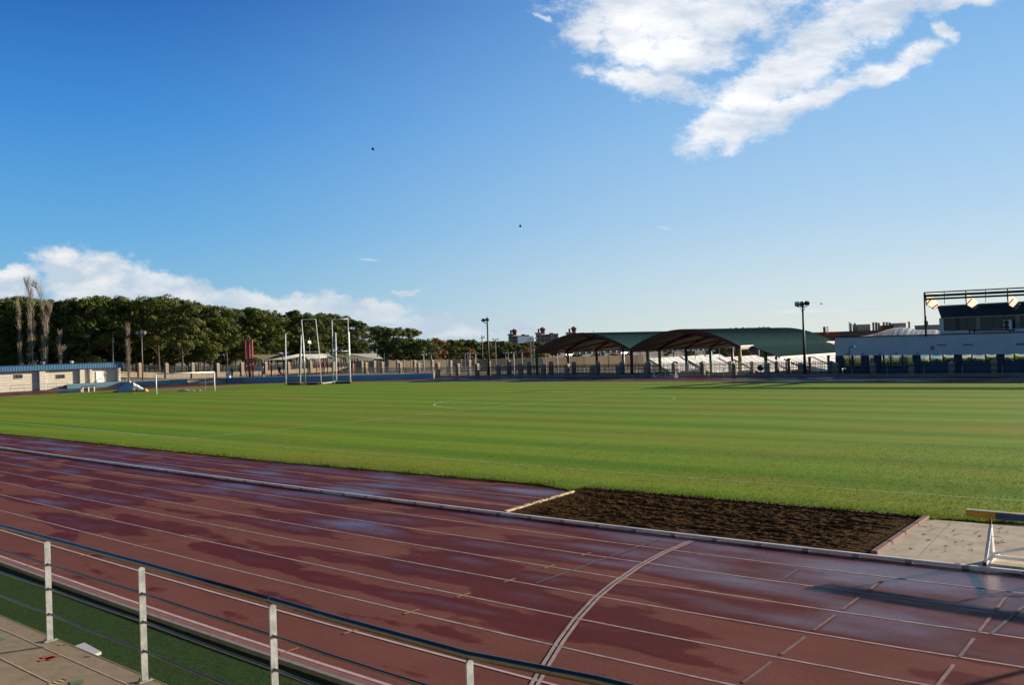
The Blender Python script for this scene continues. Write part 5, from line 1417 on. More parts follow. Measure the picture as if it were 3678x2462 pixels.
# ------------------------------------------------------------------ people
def person(p, h, label, top='cloth_dark', legs='cloth_dark', face=0.0):
    vs = [(0, 0, .50), (0, 0, .62), (0, 0, .76), (0, 0, .835), (0, .01, .87), (0, .01, .93), (0, .01, .985),
          (.115, 0, .79), (.135, .02, .63), (.125, .07, .50), (-.115, 0, .79), (-.14, .0, .63), (-.13, .05, .49),
          (.055, 0, .48), (.065, .02, .27), (.075, -.01, .04), (.08, .06, .015), (-.055, 0, .48), (-.08, .01, .27), (-.10, -.02, .04), (-.10, .05, .015)]
    es = [(0, 1), (1, 2), (2, 3), (3, 4), (4, 5), (5, 6), (2, 7), (7, 8), (8, 9), (2, 10), (10, 11), (11, 12), (0, 13), (13, 14), (14, 15), (15, 16), (0, 17), (17, 18), (18, 19), (19, 20)]
    rd = [.085, .08, .10, .04, .035, .055, .03, .045, .032, .022, .045, .032, .022, .06, .042, .025, .02, .06, .042, .025, .02]
    me = bpy.data.meshes.new('person'); me.from_pydata([(a*h, b_*h, c*h) for a, b_, c in vs], es, [])
    o = bpy.data.objects.new('person', me); COL.objects.link(o); me.materials.append(M[top]); me.skin_vertices or None
    sk = o.modifiers.new('skin', 'SKIN'); sub = o.modifiers.new('sub', 'SUBSURF'); sub.levels = 1; sub.render_levels = 1
    for i, s in enumerate(me.skin_vertices[0].data if me.skin_vertices else []): s.radius = (rd[i]*h, rd[i]*h)
    if me.skin_vertices: me.skin_vertices[0].data[0].use_root = True
    o.location = p; o.rotation_euler = (0, 0, face); tag(o, label, 'person')
    b = MB(); q = Vector(p); b.lathe((q.x, q.y, q.z+h*.875), [(.03*h, 0), (.055*h, .03*h), (.058*h, .07*h), (.03*h, .11*h)], 10); hd = b.build('face', M['skin'], o, smooth=True)
    hd.matrix_parent_inverse = Matrix.Rotation(-face, 4, 'Z')
    b = MB(); b.lathe((q.x-.0*h, q.y+.012*h, q.z+h*.93), [(.062*h, 0), (.06*h, .035*h), (.03*h, .068*h)], 10); c = b.build('hair', M['black'], o, smooth=True); c.matrix_parent_inverse = Matrix.Rotation(-face, 4, 'Z')
    return o
p = colD(832, 149); p.z = ZT-.04
person(p, 1.72, 'person in dark clothes standing by a white box on the terrace behind the goal')
p = colD(1003, 148.5); p.z = ZT-.04
person(p, 1.70, 'person in dark clothes among the exercise frames, below the first shade sail', face=.6)
p = colD(819, 149); p.z = ZT-.04; b = MB(); z = zat(p, 1335); b.box(p.x-.3, p.y-.3, p.z, p.x+.3, p.y+.3, z)
tag(b.build('white_box', M['white_paint'], bevel=.03), 'white cabinet standing next to the person on the terrace', 'cabinet')

# ------------------------------------------------------------------ exercise ground with sails
def px3(x, y): return 850+x*.2561, 1080+y*.2561
DT = 149.5
def red_tower():
    p = colD(895, DT); p.z = ZT-.04; r = empty('climbing_frame', p, 'tall red climbing frame with hanging ropes right of the standing person', 'climbing frame')
    for x, w in ((127, .17), (178, .26), (225, .17)):
        q = colD(px3(x, 0)[0], DT); b = MB(); z = zat(q, 1222); b.beam((q.x, q.y, p.z), (q.x, q.y, z), w, w, (1, 0, 0)); b.build('post', M['red_play'], r)
    for x in (152, 200):
        q = colD(px3(x, 0)[0], DT); b = MB(); z = zat(q, 1223); b.tube([(q.x, q.y, p.z+.3), (q.x+.15, q.y, z-2), (q.x, q.y, z)], .05, 6); b.build('rope', M['grey_metal'], r)
    a, c = colD(px3(127, 0)[0], DT), colD(px3(225, 0)[0], DT)
    for row in (1224, 1305): b = MB(); z = zat(a, row); b.beam((a.x, a.y, z), (c.x, c.y, z), .12, .12); b.build('crossbar', M['red_play'], r)
red_tower()
def frame(xs_, rowt, name, label, bars=2):
    p = colD(px3(xs_[0], 0)[0], DT+.5); p.z = ZT-.04; r = empty(name, p, label, 'exercise frame', 'red exercise frames'); t = []
    for x in xs_:
        q = colD(px3(x, 0)[0], DT+.5); z = zat(q, rowt); t.append((q, z)); b = MB(); b.tube([(q.x, q.y, p.z), (q.x, q.y, z)], .09, 8); b.build('post', M['red_play'], r)
    if len(xs_) > 1:
        for k in range(bars): b = MB(); (q, z), (q2, z2) = t[0], t[-1]; zz = z-(z-p.z)*.28*k-.1; b.tube([(q.x, q.y, zz), (q2.x, q2.y, zz)], .04, 6); b.build('bar', M['red_play'], r)
frame([352, 368], 1305, 'exercise_frame', 'thin red exercise frame beside the white notice board')
frame([480, 488], 1308, 'exercise_frame', 'single red exercise post right of the first sail mast')
frame([1122, 1178], 1300, 'exercise_frame', 'red ladder-like exercise frame left of the pair under the sails', 6)
frame([1205, 1227], 1302, 'exercise_frame', 'narrow red exercise frame seen through the throwing cage gate', 2)
frame([1425, 1465], 1302, 'exercise_frame', 'low red exercise frame below the second cage gate', 2)
frame([1612, 1622], 1300, 'exercise_frame', 'red exercise post behind the thick cage pole', 1)
def board():
    a, c = colD(926.5, DT-.3), colD(945, DT-.3); zt, zb = zat(a, 1318), zat(a, 1335.5); r = empty('notice_board', (a.x, a.y, ZT-.04), 'white notice board with black lettering-like marks beside the climbing frame', 'notice board')
    b = MB(); b.beam(a+Vector((0, 0, (zt+zb)/2)), c+Vector((0, 0, (zt+zb)/2)), .05, zt-zb); b.build('panel', M['hoarding'], r)
    b = MB(); n = Vector((-FV.x, -FV.y, 0))*.045; rr = random.Random(6)
    for k in range(16):
        u, v = rr.uniform(.06, .8), rr.uniform(.12, .82); w, h = rr.uniform(.05, .16), rr.uniform(.05, .13)
        q = a+(c-a)*u+n; q2 = a+(c-a)*min(.95, u+w)+n; z = zb+(zt-zb)*v
        b.quad((q.x, q.y, z), (q2.x, q2.y, z), (q2.x, q2.y, z+h*(zt-zb)), (q.x, q.y, z+h*(zt-zb)))
    b.build('lettering', M['black'], r)
    for t in (.1, .9): q = a+(c-a)*t; b = MB(); b.tube([(q.x, q.y, ZT-.04), (q.x, q.y, zb)], .05, 6); b.build('leg', M['bag'], r)
board()
def bench2():
    a, c = colD(1000, DT), colD(1020, DT); r = empty('slide', (a.x, a.y, ZT), 'small red slide leaning behind the first thin cage pole', 'slide'); b = MB(); b.beam((a.x, a.y, 1.6), (c.x, c.y, .75), .5, .2); b.build('chute', M['red_play'], r)
    b = MB(); b.beam((a.x, a.y, ZT), (a.x, a.y, 1.6), .08, .08, (1, 0, 0)); b.build('leg', M['red_play'], r)
bench2()
def sail(corners, mt, label, sag=.1):
    """corners: (x, y) in the zoomed survey plus depth"""
    pts = [dp(*px3(x, y), D) for x, y, D in corners]
    c0 = sum(pts, Vector())/len(pts); r_ = c0+Vector((0, 0, -sag)); n = 8; b = MB()
    m_ = len(pts)
    if m_ == 3: pts = pts+[pts[2]]
    vs = []
    for j in range(n+1):
        v = j/n
        for i in range(n+1):
            u = i/n; q = (pts[0]*(1-u)+pts[1]*u)*(1-v)+(pts[3]*(1-u)+pts[2]*u)*v
            # hollow edges
            pull = .22*(1-(4*u*(1-u))*(4*v*(1-v)))*(4*u*(1-u)+4*v*(1-v))/2
            q = q+(c0-q)*pull*.9; vs.append(q)
    b.add(vs, [(j*(n+1)+i, j*(n+1)+i+1, (j+1)*(n+1)+i+1, (j+1)*(n+1)+i) for j in range(n) for i in range(n)])
    tag(b.build('shade_sail', mt, smooth=True), label, 'shade sail', 'shade sails')
sail([(130, 760, 151), (618, 757, 156), (385, 842, 148)], M['sail_tan'], 'tan triangular shade sail between the red climbing frame and the leaning mast')
sail([(405, 838, 148), (885, 748, 156), (1000, 770, 158), (655, 838, 150)], M['sail_white'], 'narrow white shade sail rising left of the first cage poles')
sail([(885, 750, 150), (1260, 748, 156), (1310, 800, 157), (1005, 832, 148)], M['sail_white'], 'white shade sail behind the first cage gate')
sail([(1180, 765, 150), (1300, 748, 152), (1320, 800, 149), (1510, 824, 148)], M['sail_white'], 'small white shade sail with its tip below the second cage gate')
sail([(1280, 750, 158), (1540, 748, 158), (1950, 820, 156), (1560, 826, 152)], M['sail_tan'], 'tan shade sail in shade behind the thick cage pole')
sail([(1520, 745, 150), (1970, 742, 154), (2060, 822, 152), (1960, 818, 150)], M['sail_white'], 'largest white shade sail, furthest right of the sails')
for x, y0, y1, D, lab in ((645, 757, 1150, 150, 'leaning dark sail mast right of the tan sail'), (390, 838, 1075, 148, 'dark sail mast behind the notice board'), (1000, 775, 1050, 151, 'dark sail mast between the grey cage pole and the gate'), (1275, 750, 1050, 152, 'dark sail mast right of the first cage gate'), (1522, 745, 1045, 153, 'dark sail mast left of the thick cage pole'), (1655, 820, 1045, 151, 'dark sail mast just right of the thick cage pole'), (1975, 742, 1035, 152, 'dark sail mast at the tip of the largest white sail'), (2066, 740, 1035, 151, 'rightmost dark sail mast, past the largest sail'), (882, 750, 1050, 151, 'dark sail mast hidden behind the second cage pole')):
    a = dp(*px3(x, y0), D); xb = x+(22 if x == 645 else 0); c = dp(*px3(xb, y1), D); b = MB(); b.tube([(c.x, c.y, ZT-.1), a], .085, 8); tag(b.build('sail_mast', M['dark_metal']), lab, 'sail mast', 'sail masts')

# ------------------------------------------------------------------ parked car behind the left fence
def car():
    p = colD(1057, 187); zr = zat(p, 1323.2); z0 = zr-1.42
    r = empty('parked_car', (p.x, p.y, z0), 'small red car parked behind the fence, seen left of the cage gate', 'car')
    d = Vector((RV.x, RV.y, 0)).normalized(); n = Vector((-d.y, d.x, 0))
    prof = [(-1.9, .25), (-1.95, .7), (-1.75, .88), (-1.35, .92), (-.95, 1.36), (-.3, 1.42), (.5, 1.38), (1.05, .95), (1.75, .82), (1.95, .6), (1.95, .25)]
    def sidev(w, ins=0): return [p+d*x+n*w*(1 if z < .95 else .86)+Vector((0, 0, z0+z-p.z)) for x, z in prof]
    A_, B_ = sidev(-.8), sidev(.8); m_ = len(prof); b = MB()
    b.add(A_+B_, [tuple(range(m_)), tuple(range(2*m_-1, m_-1, -1))]+[(i, m_+i, m_+(i+1) % m_, (i+1) % m_) for i in range(m_)]); b.build('body', M['car_red'], r)
    for (x0, x1, x2, x3) in ((-1.2, -.35, -.35, -.88), (-.25, .88, .42, -.25)):
        for s in (-.812, .812):
            b = MB(); lo_, hi_ = .94, 1.32; f = lambda x, z, k: p+d*x+n*s*k+Vector((0, 0, z0+z-p.z))
            b.quad(f(x0, lo_, .965), f(x1, lo_, .965), f(x2, hi_, .875), f(x3, hi_, .875)); b.build('window', M['winglass'], r)
    for x in (-1.25, 1.25):
        for s in (-.74, .74):
            q = p+d*x+n*s; b = MB(); b.tube([q+n*(-.1)+Vector((0, 0, z0+.3-p.z)), q+n*.1+Vector((0, 0, z0+.3-p.z))], .3, 14); w_ = b.build('wheel', M['tyre'], r)
            b = MB(); b.tube([q+n*(-.11)+Vector((0, 0, z0+.3-p.z)), q+n*.11+Vector((0, 0, z0+.3-p.z))], .17, 10); b.build('rim', M['grey_metal'], w_)
car()

# ------------------------------------------------------------------ trees
def crown_mesh(seed, H, W, base, nclump, nleaf, mt, flat=.55, name='crown', size=1.0):
    rr = random.Random(seed); b = MB(); cl = []; pads = []
    npad = int(nclump/5); tries = 0
    while len(pads) < npad and tries < 4000:
        tries += 1
        u = rr.random(); z = base+(H-base)*(u**.75); t = (z-base)/(H-base)
        rmax = W/2*(.55+.45*sin(min(1, t*1.5)*pi*.5) if t < .6 else sqrt(max(0.03, 1-((t-.6)/.47)**2)))
        a = rr.uniform(0, 2*pi); r = rmax*sqrt(rr.uniform(.15, 1))*.86; pr = rr.uniform(.12, .21)*W
        q = Vector((r*cos(a), r*sin(a), min(z, H-pr*.75)))
        if any((q-p_[0]).length < (pr+p_[1])*.62 for p_ in pads): continue
        pads.append((q, pr))
    for q, pr in pads:
        m_ = rr.randint(7, 10)
        for k in range(m_):
            v = Vector((rr.gauss(0, 1), rr.gauss(0, 1), abs(rr.gauss(0, .8))-.15)).normalized(); cr = pr*rr.uniform(.34, .56)
            cl.append((q+Vector((v.x*pr*.85, v.y*pr*.85, v.z*pr*.62)), cr))
    for k in range(9):   # small leading shoots that break the top outline
        a = rr.uniform(0, 2*pi); r = W*.36*sqrt(rr.random()); cr = rr.uniform(.30, .55)*W/7.5
        cl.append((Vector((r*cos(a), r*sin(a), H-cr*.6-(r/(W*.5))**2*H*.16)), cr))
    for c, cr in cl:
        for k in range(int(nleaf*.55*min(1.5, max(.22, (cr/(W/7.5))**2*1.25)))):
            v = Vector((rr.gauss(0, 1), rr.gauss(0, 1), rr.gauss(0, 1)+.35)).normalized()
            rad = cr*(rr.uniform(.5, 1.0)**.35)*(1+.22*noise.noise(v*2.2+c)); q = c+Vector((v.x*rad*1.15, v.y*rad*1.15, v.z*rad*.82))
            n = (v+Vector((rr.gauss(0, .28), rr.gauss(0, .28), rr.gauss(0, .28)))).normalized()
            e1 = n.cross(Vector((rr.gauss(0, 1), rr.gauss(0, 1), rr.gauss(0, 1)))).normalized(); e2 = n.cross(e1)
            s = rr.uniform(.07, .145)*size; s2 = s*rr.uniform(.5, 1.1)
            b.add([q-e1*s-e2*s2*.3, q+e1*s*.2-e2*s2, q+e1*s+e2*s2*.2, q-e1*s*.1+e2*s2], [(0, 1, 2, 3)])
    return b, cl
def pine_proto(seed, H, W, base, nclump, nleaf, mt):
    r = empty('pine_tree', (0, 0, 0), '', 'tree')
    b, cl = crown_mesh(seed, H, W, base, nclump, nleaf, mt)
    b.build('crown', mt, r)
    rr = random.Random(seed+50); t = MB(); lean = rr.uniform(-.6, .6)
    tp = Vector((lean, rr.uniform(-.3, .3), H*.72))
    pts = [Vector((0, 0, -.3)), Vector((lean*.2, 0, base*.6)), Vector((lean*.6, .1, H*.45)), tp]
    t.tube(pts, [.22, .17, .13, .05], 7)
    for c, cr in cl[::9]:
        s = pts[1].lerp(pts[3], min(1, max(.1, (c.z-base*.7)/(H*.72)-.15)))
        t.tube([s, s.lerp(c, .5)+Vector((0, 0, .3)), c], [.07, .05, .02], 4, cap=False)
    t.build('trunk', M['trunk'], r); freeze(r); return r
protoH = 12.0
PINES = [pine_proto(11+i, protoH, w, bs, nc, 420, M['pine'] if i % 3 else M['pine2']) for i, (w, bs, nc) in enumerate([(8.8, 4.2, 95), (7.8, 3.4, 85), (9.4, 4.8, 100), (7.2, 3.8, 80), (8.4, 2.6, 100)])]
ROUND = [pine_proto(31, 8.0, 8.0, 1.0, 95, 400, M['pine2']), pine_proto(32, 8.0, 7.0, .8, 85, 400, M['pine'])]
RUST = pine_proto(41, 8.0, 6.6, 1.0, 80, 400, M['rust'])
used = set()
def plant(proto, H0_, px, D, trow, label, name='pine_tree', cat='tree', group=None, zb=.35, rz=None, wide=1.0):
    p = colD(px, D); p.z = zb; zt = zat(p, trow); s = (zt-zb)/H0_
    if proto.name in used: o = copy_tree(proto)
    else: o = proto; used.add(proto.name)
    o.location = p; sx = min(max(s*wide, .55), 1.2); o.scale = (sx, sx, s); o.rotation_euler = (0, 0, rz if rz is not None else (px*.37) % 6.28)
    o['label'] = label; o['category'] = cat
    if group: o['group'] = group
    return o
prof = [(-60, 690), (0, 690), (40, 683), (110, 690), (160, 693), (205, 680), (260, 688), (300, 690), (350, 684), (400, 688), (440, 695), (480, 712), (520, 704), (560, 712), (600, 712), (630, 722), (680, 716), (720, 718), (770, 728), (800, 728), (830, 730), (850, 745), (880, 760), (910, 752), (940, 752), (970, 768), (1000, 780), (1050, 785), (1100, 775), (1130, 777), (1160, 790), (1250, 792)]
def toprow(px):
    x = px/1.5705
    for (a, ra), (c, rc) in zip(prof[:-1], prof[1:]):
        if a <= x <= c: return (ra+(rc-ra)*(x-a)/(c-a))*1.5705
    return prof[-1][1]*1.5705
def woodD(px):
    hz = 1307.5-.0338*px; return min(285, max(168, 9.6*FPX/(hz-toprow(px))))
front = [(-30, 166, 'dark pine cut by the left edge of the picture'), (60, 170, 'pine directly behind the tall bare poplars'), (150, 168, 'pine right of the tall bare poplars, above the blue roof'), (235, 166, 'pine with a bright rounded top above the blue roof'),
         (318, 168, 'tall pine with the highest crown above the blockwork building'), (405, 172, 'pine rising behind the thin camera mast'), (490, 176, 'pine behind the pale floodlight mast'), (570, 172, 'broad pine above the left goal post'),
         (655, 168, 'broad bright pine above the middle of the football goal'), (735, 165, 'pine above the right goal post with low hanging boughs'), (815, 172, 'tall pine behind the white cabinet and the standing person'), (890, 176, 'pine rising above the red climbing frame'),
         (965, 168, 'bright pine between the climbing frame and the first cage pole'), (1045, 176, 'dark thin-topped pine left of the cage gate'), (1125, 174, 'pine framed by the first cage gate'), (1205, 176, 'pine framed between the two cage gates'),
         (1285, 172, 'wide pine right of the second cage gate'), (1350, 186, 'lower pine above the largest white shade sail')]
for i, (px, D, lab) in enumerate(front):
    plant(PINES[i % 5], protoH, px, woodD(px)+(D-170), toprow(px)+11*sin(i*3.3), lab, group='pines of the wood', wide=1.0+.12*sin(i*1.7))
# low front boughs / young pines at the wood's edge
for i, (px, trow) in enumerate([(30, 1160), (215, 1178), (905, 1225), (990, 1230)]):
    lab = ['young pine at the left edge, left of the poplars', 'young pine with a light tuft right of the poplars', 'young pine touching the climbing frame', 'young pine under the tan shade sail'][i]
    plant(PINES[(i+2) % 5], protoH, px, woodD(px)-3-(i % 2), trow, lab, group='young pines', wide=.85)
for row_, (D, dy, step) in enumerate(((186, 6, 78), (204, 4, 80), (226, 22, 88))):
    px = -70+row_*31; k = 0
    while px < 1290:
        plant(PINES[(k*2+row_) % 5], protoH, px+9*sin(k*2.7), woodD(px)+D-170+4*sin(k), toprow(px)+dy+12*sin(k*1.9+row_), 'dark pine packed behind the front row of the wood', group='pines deep in the wood', wide=1.05)
        px += step; k += 1
for k in range(30):
    px = 10+k*44
    plant(PINES[(k*3) % 5], protoH, px, woodD(px)+11+3*sin(k*2.2), 1222+9*sin(k*1.3), 'low pine in the shadow beneath the taller pines of the wood', group='low pines inside the wood', wide=1.7)
# mid distance trees toward the towers
mid = [(1408, 205, 1178, 0, 'dense round-topped pine left of the rust-brown tree'), (1475, 215, 1184, 1, 'pine just left of the large rust-brown tree'), (1500, 200, 1226, 0, 'small green tree at the foot of the rust-brown tree'),
       (1560, 212, 1215, 2, 'large rust-brown tree in the row beyond the courts'), (1628, 222, 1224, 1, 'round green tree right of the large rust-brown tree'), (1683, 206, 1249, 2, 'small rust-brown tree behind the trio of court lamps'),
       (1680, 240, 1221, 0, 'wide green tree behind the trio of court lamps'), (1735, 238, 1230, 1, 'green tree behind the utility pole'), (1795, 246, 1226, 0, 'dark tree behind the tallest court lamp'), (1850, 236, 1240, 1, 'green tree below the first apartment tower'),
       (1896, 214, 1248, 2, 'rust-brown bush beside the green canopy post'), (1915, 250, 1230, 0, 'green tree between the first two apartment towers'), (1985, 250, 1232, 1, 'green tree below the second apartment tower'), (2060, 250, 1240, 0, 'green tree seen beneath the left canopy'), (2140, 250, 1246, 1, 'green tree beyond the dark red canopy post'),
       (2200, 235, 1270, 2, 'rust-brown bush seen beneath the left canopy'), (2245, 255, 1250, 0, 'green tree behind the blue canopy post'), (2400, 250, 1250, 1, 'green tree behind the yellow canopy posts'), (2480, 255, 1248, 0, 'green tree behind the teal canopy post'), (2560, 250, 1246, 1, 'green tree by the green canopy post'), (2600, 200, 1250, 0, 'leafy tree before the grey house under the right canopy'), (2680, 205, 1262, 1, 'low tree at the right end of the right canopy')]
for px, D, trow, k, lab in mid:
    pr = RUST if k == 2 else ROUND[k]
    plant(pr, 8.0, px, D, trow, lab, name='tree', group='trees beyond the courts', zb=-1.45, wide=1.15 if k != 2 else 1.0)
for i in range(11):
    plant(ROUND[i % 2], 8.0, 1400+i*52, 275+6*sin(i), 1232-4*sin(i*2), 'green tree at the back of the row beyond the courts', group='back trees beyond the courts', zb=-1.45, wide=1.3)
# hedge behind the left building
b = MB(); rr = random.Random(8)
for k in range(5200):
    px = rr.uniform(-40, 100); p = colD(px, 161+rr.uniform(0, 1.6)); ztp = zat(p, 1282+6*sin(px*.09)); z = rr.uniform(ztp-2.0, ztp)
    s = .16; e1 = Vector((rr.gauss(0, 1), rr.gauss(0, 1), rr.gauss(0, 1))).normalized()*s; e2 = Vector((rr.gauss(0, 1), rr.gauss(0, 1), rr.gauss(0, 1))).normalized()*s; q = Vector((p.x, p.y, z))
    b.add([q-e1, q+e2, q+e1], [(0, 1, 2)])
tag(b.build('hedge', M['pine']), 'clipped hedge showing above the blue roof at the far left', 'hedge')

def bare_tree(px, D, brow, tops, label, seed, spread=1.0, n=90, zb=.4, hgt=None):
    p = colD(px, D); p.z = zb; r = empty('bare_poplar', p, label, 'tree', 'bare poplars'); rr = random.Random(seed)
    rx = Vector((RV.x, RV.y, 0)).normalized(); k = D/FPX
    for (pts) in tops:
        P_ = [p+Vector((0, 0, 0))]+[Vector((p.x, p.y, zat(p, rw)))+rx*(x-px)*k for x, rw in pts]
        t = MB(); m_ = len(P_); t.tube(P_, [.15*(1-.9*i/(m_-1)) for i in range(m_)], 6); t.build('trunk', M['bare'], r)
        b = MB(); Hh = P_[-1].z-zb
        for j in range(n):
            u = rr.uniform(.06, .96); f = u*(m_-1); i0 = min(m_-2, int(f)); s = P_[i0].lerp(P_[i0+1], f-i0)
            a = rr.uniform(0, 2*pi); L_ = Hh*rr.uniform(.08, .22)*(1-.72*u); o = rr.uniform(.12, .34)*spread
            d1 = Vector((cos(a)*o, sin(a)*o, 1)).normalized(); m1 = s+d1*L_*.4+Vector((cos(a), sin(a), 0))*.18*spread; e = m1+Vector((cos(a)*o*.5, sin(a)*o*.5, 1)).normalized()*L_*.6
            b.tube([s, m1, e], [.030, .019, .008], 3, cap=False)
            for q in range(3):
                w = m1.lerp(e, rr.random()); a2 = rr.uniform(0, 2*pi); b.tube([w, w+Vector((cos(a2)*.3, sin(a2)*.3, rr.uniform(.3, .9)))], [.011, .005], 3, cap=False)
        b.build('branches', M['bare'], r)
bare_tree(76, 158, 1304, [[(75, 1250), (72, 1150), (67, 1062)]], 'slender bare poplar, leftmost of the tall three', 21, .8, 110)
bare_tree(118, 157, 1304, [[(117, 1240), (116, 1120), (113, 1060), (102, 1003)]], 'tallest bare poplar, middle of the three above the blue roof', 22, 1.25, 190)
bare_tree(160, 156, 1304, [[(160, 1240), (162, 1150), (157, 1085), (140, 1035), (118, 1024)], [(164, 1230), (176, 1150), (188, 1120), (170, 1092)]], 'bare poplar with a bent drooping tip, right of the tall three', 23, 1.0, 130)
bare_tree(212, 157, 1304, [[(212, 1250), (222, 1196)], [(218, 1270), (236, 1255)]], 'short leaning bare tree above the blue roof', 24, 1.0, 60)
bare_tree(462, 151, 1358, [[(461, 1310), (460, 1240), (465, 1172)]], 'lone bare poplar between the blockwork building and the pale mast', 25, .9, 150, zb=.5)

# ------------------------------------------------------------------ distant buildings
def tower(px0, px1, trow, fx0, fx1, frow, label):
    D = 700; a, c = colD(px0, D), colD(px1, D); zt = zat(a, trow); r = empty('apartment_tower', (a.x, a.y, -1.4), label, 'apartment tower', 'apartment towers')
    d = (c-a).normalized(); n = Vector((-d.y, d.x, 0)); 
    if n.dot(FV) < 0: n = -n
    Lg = (c-a).length
    def bx(u0, u1, v0, v1, z0, z1, name, mt, par=r):
        b = MB(); q = [a+d*u0+n*v0, a+d*u1+n*v0, a+d*u1+n*v1, a+d*u0+n*v1]; b.prism([(t.x, t.y) for t in q], z0, z1); return b.build(name, M[mt], par)
    bx(0, Lg*.22, 0, 14, -1.4, zt, 'wing', 'tower'); bx(Lg*.22, Lg*.62, 3, 14, -1.4, zt-.8, 'core', 'tower_dark'); bx(Lg*.62, Lg*.78, .5, 14, -1.4, zt+.2, 'wing', 'tower'); bx(Lg*.78, Lg, 2.5, 14, -1.4, zt-.4, 'wing', 'tower')
    bx(Lg*.24, Lg*.60, 1.0, 2.9, -1.4, zt-1.5, 'balcony_stack', 'tower')
    for k in range(7):
        z = zt-2.2-k*2.7; bx(Lg*.26, Lg*.34, .9, .99, z-.7, z+.6, 'window', 'tower_dark'); bx(Lg*.38, Lg*.46, .9, .99, z-.7, z+.6, 'window', 'tower_dark'); bx(Lg*.50, Lg*.57, .9, .99, z-.7, z+.6, 'window', 'tower_dark')
        bx(Lg*.06, Lg*.15, -.1, -.01, z-.7, z+.6, 'window', 'tower_dark'); bx(Lg*.84, Lg*.93, 2.4, 2.49, z-.7, z+.6, 'window', 'tower_dark')
    f = colD((fx0+fx1)/2, D)+n*6; w = (fx1-fx0)*D/FPX/2; zf = zat(f, frow)
    b = MB(); b.lathe((f.x, f.y, zt-.5), [(w*.6, 0), (w*.55, (zf-zt)*.25), (w*.98, (zf-zt)*.9), (w, zf-zt+.5)], 8); b.build('water_tank', M['tank_red'], r)
    b = MB(); b.lathe((f.x, f.y, zf), [(w*.7, 0), (w*.5, .8), (.2, 1.0)], 8); b.build('tank_cap', M['cap'], r)
    b = MB(); q = a+d*Lg*.12+n*5; b.lathe((q.x, q.y, zt), [(.7, 0), (.7, 3.6)], 6); b.build('chimney', M['tower_dark'], r)
    bx(-.8, Lg*.4, -.4, 13, zt+.01, zt+.7, 'roof_edge', 'tank_red' if px0 < 1900 else 'tower')
tower(1829, 1905, 1204, 1841, 1862, 1186, 'left apartment tower with a red funnel tank, partly hidden by a long grey roof')
tower(1929, 2009, 1199, 1943, 1965, 1180, 'middle apartment tower with a red funnel tank above the trees')
tower(2041, 2120, 1198, 2056.5, 2077.7, 1177.5, 'right apartment tower with a red funnel tank peeping over the left canopy')
a, c = colD(1863, 420), colD(1921, 420); b = MB(); z = zat(a, 1233); z2 = zat(a, 1220); n = Vector((FV.x, FV.y, 0)).normalized()*16
b.add([(a.x, a.y, z), (c.x, c.y, z), (c.x+n.x, c.y+n.y, z2+1.5), (a.x+n.x, a.y+n.y, z2+1.5), (a.x, a.y, -1.4), (c.x, c.y, -1.4), (a.x+n.x, a.y+n.y, -1.4), (c.x+n.x, c.y+n.y, -1.4)], [(0, 1, 2, 3), (0, 4, 5, 1), (0, 3, 6, 4), (1, 5, 7, 2)])
tag(b.build('industrial_shed', mat('pale_metal_roof', (.38, .42, .50), .5, var=.15, vscale=.2)), 'long pale grey shed roof in front of the left apartment tower', 'shed')

def block(name, label, px0, px1, trow, D, mt, depth=10, extras=(), wins=0, cat='building'):
    a, c = colD(px0, D), colD(px1, D); zt = zat(colD((px0+px1)/2, D), trow); r = empty(name, (a.x, a.y, -1.4), label, cat)
    d = (c-a).normalized(); n = Vector((-d.y, d.x, 0))
    if n.dot(FV) < 0: n = -n
    Lg = (c-a).length
    def bx(u0, u1, v0, v1, z0, z1, nm, m_, par=r):
        b = MB(); q = [a+d*u0+n*v0, a+d*u1+n*v0, a+d*u1+n*v1, a+d*u0+n*v1]; b.prism([(t.x, t.y) for t in q], z0, z1); return b.build(nm, M[m_], par)
    bx(0, Lg, 0, depth, -1.4, zt, 'wall', mt)
    bx(-.1, Lg+.1, -.15, depth+.1, zt+.005, zt+.35, 'parapet', mt)
    k = D/FPX
    for (kind, x0, x1, row, m_) in extras:
        u0, u1 = (x0-px0)*k, (x1-px0)*k; z1 = zat(colD(x0, D), row); bx(u0, u1, 2, 2+max(1.0, (u1-u0)), zt+.36, z1, kind, m_)
    for i in range(wins):
        u = Lg*(i+.5)/wins; 
        for j in range(3):
            z = zt-1.7-j*3.0
            bx(u-.6, u+.6, -.04, -.005, z-.7, z+.6, 'window', 'tower_dark')
    return r
block('brick_house', 'small red brick roof corner right of the right canopy', 2903, 2947, 1201, 260, 'brick', extras=[('chimney', 2940, 2946, 1194, 'cream')])
block('brick_house', 'red brick house with an antenna left of the pavilion', 2964, 3016, 1197, 265, 'brick', wins=3, extras=[('chimney', 2973, 2978, 1174, 'brick_dk')])
block('apartment_block', 'long brown apartment block with pipe chimneys above the white pavilion', 3021, 3285, 1191, 300, 'brick_dk', 12,
      [('chimney', 3067, 3072, 1161, 'cream_dk'), ('chimney', 3083, 3087, 1161, 'cream_dk'), ('stair_tower', 3092, 3139, 1166, 'cream'), ('chimney', 3150, 3154, 1158, 'cream_dk'), ('chimney', 3160, 3165, 1158, 'cream_dk'), ('chimney', 3170, 3174, 1160, 'cream_dk'),
       ('stair_house', 3185, 3222, 1169, 'brick'), ('chimney', 3188, 3192, 1157, 'cream_dk'), ('chimney', 3199, 3203, 1157, 'cream_dk'), ('chimney', 3209, 3213, 1158, 'cream_dk'), ('stair_tower', 3224, 3268, 1161, 'cream'), ('chimney', 3280, 3283, 1155, 'cream_dk')], wins=9)
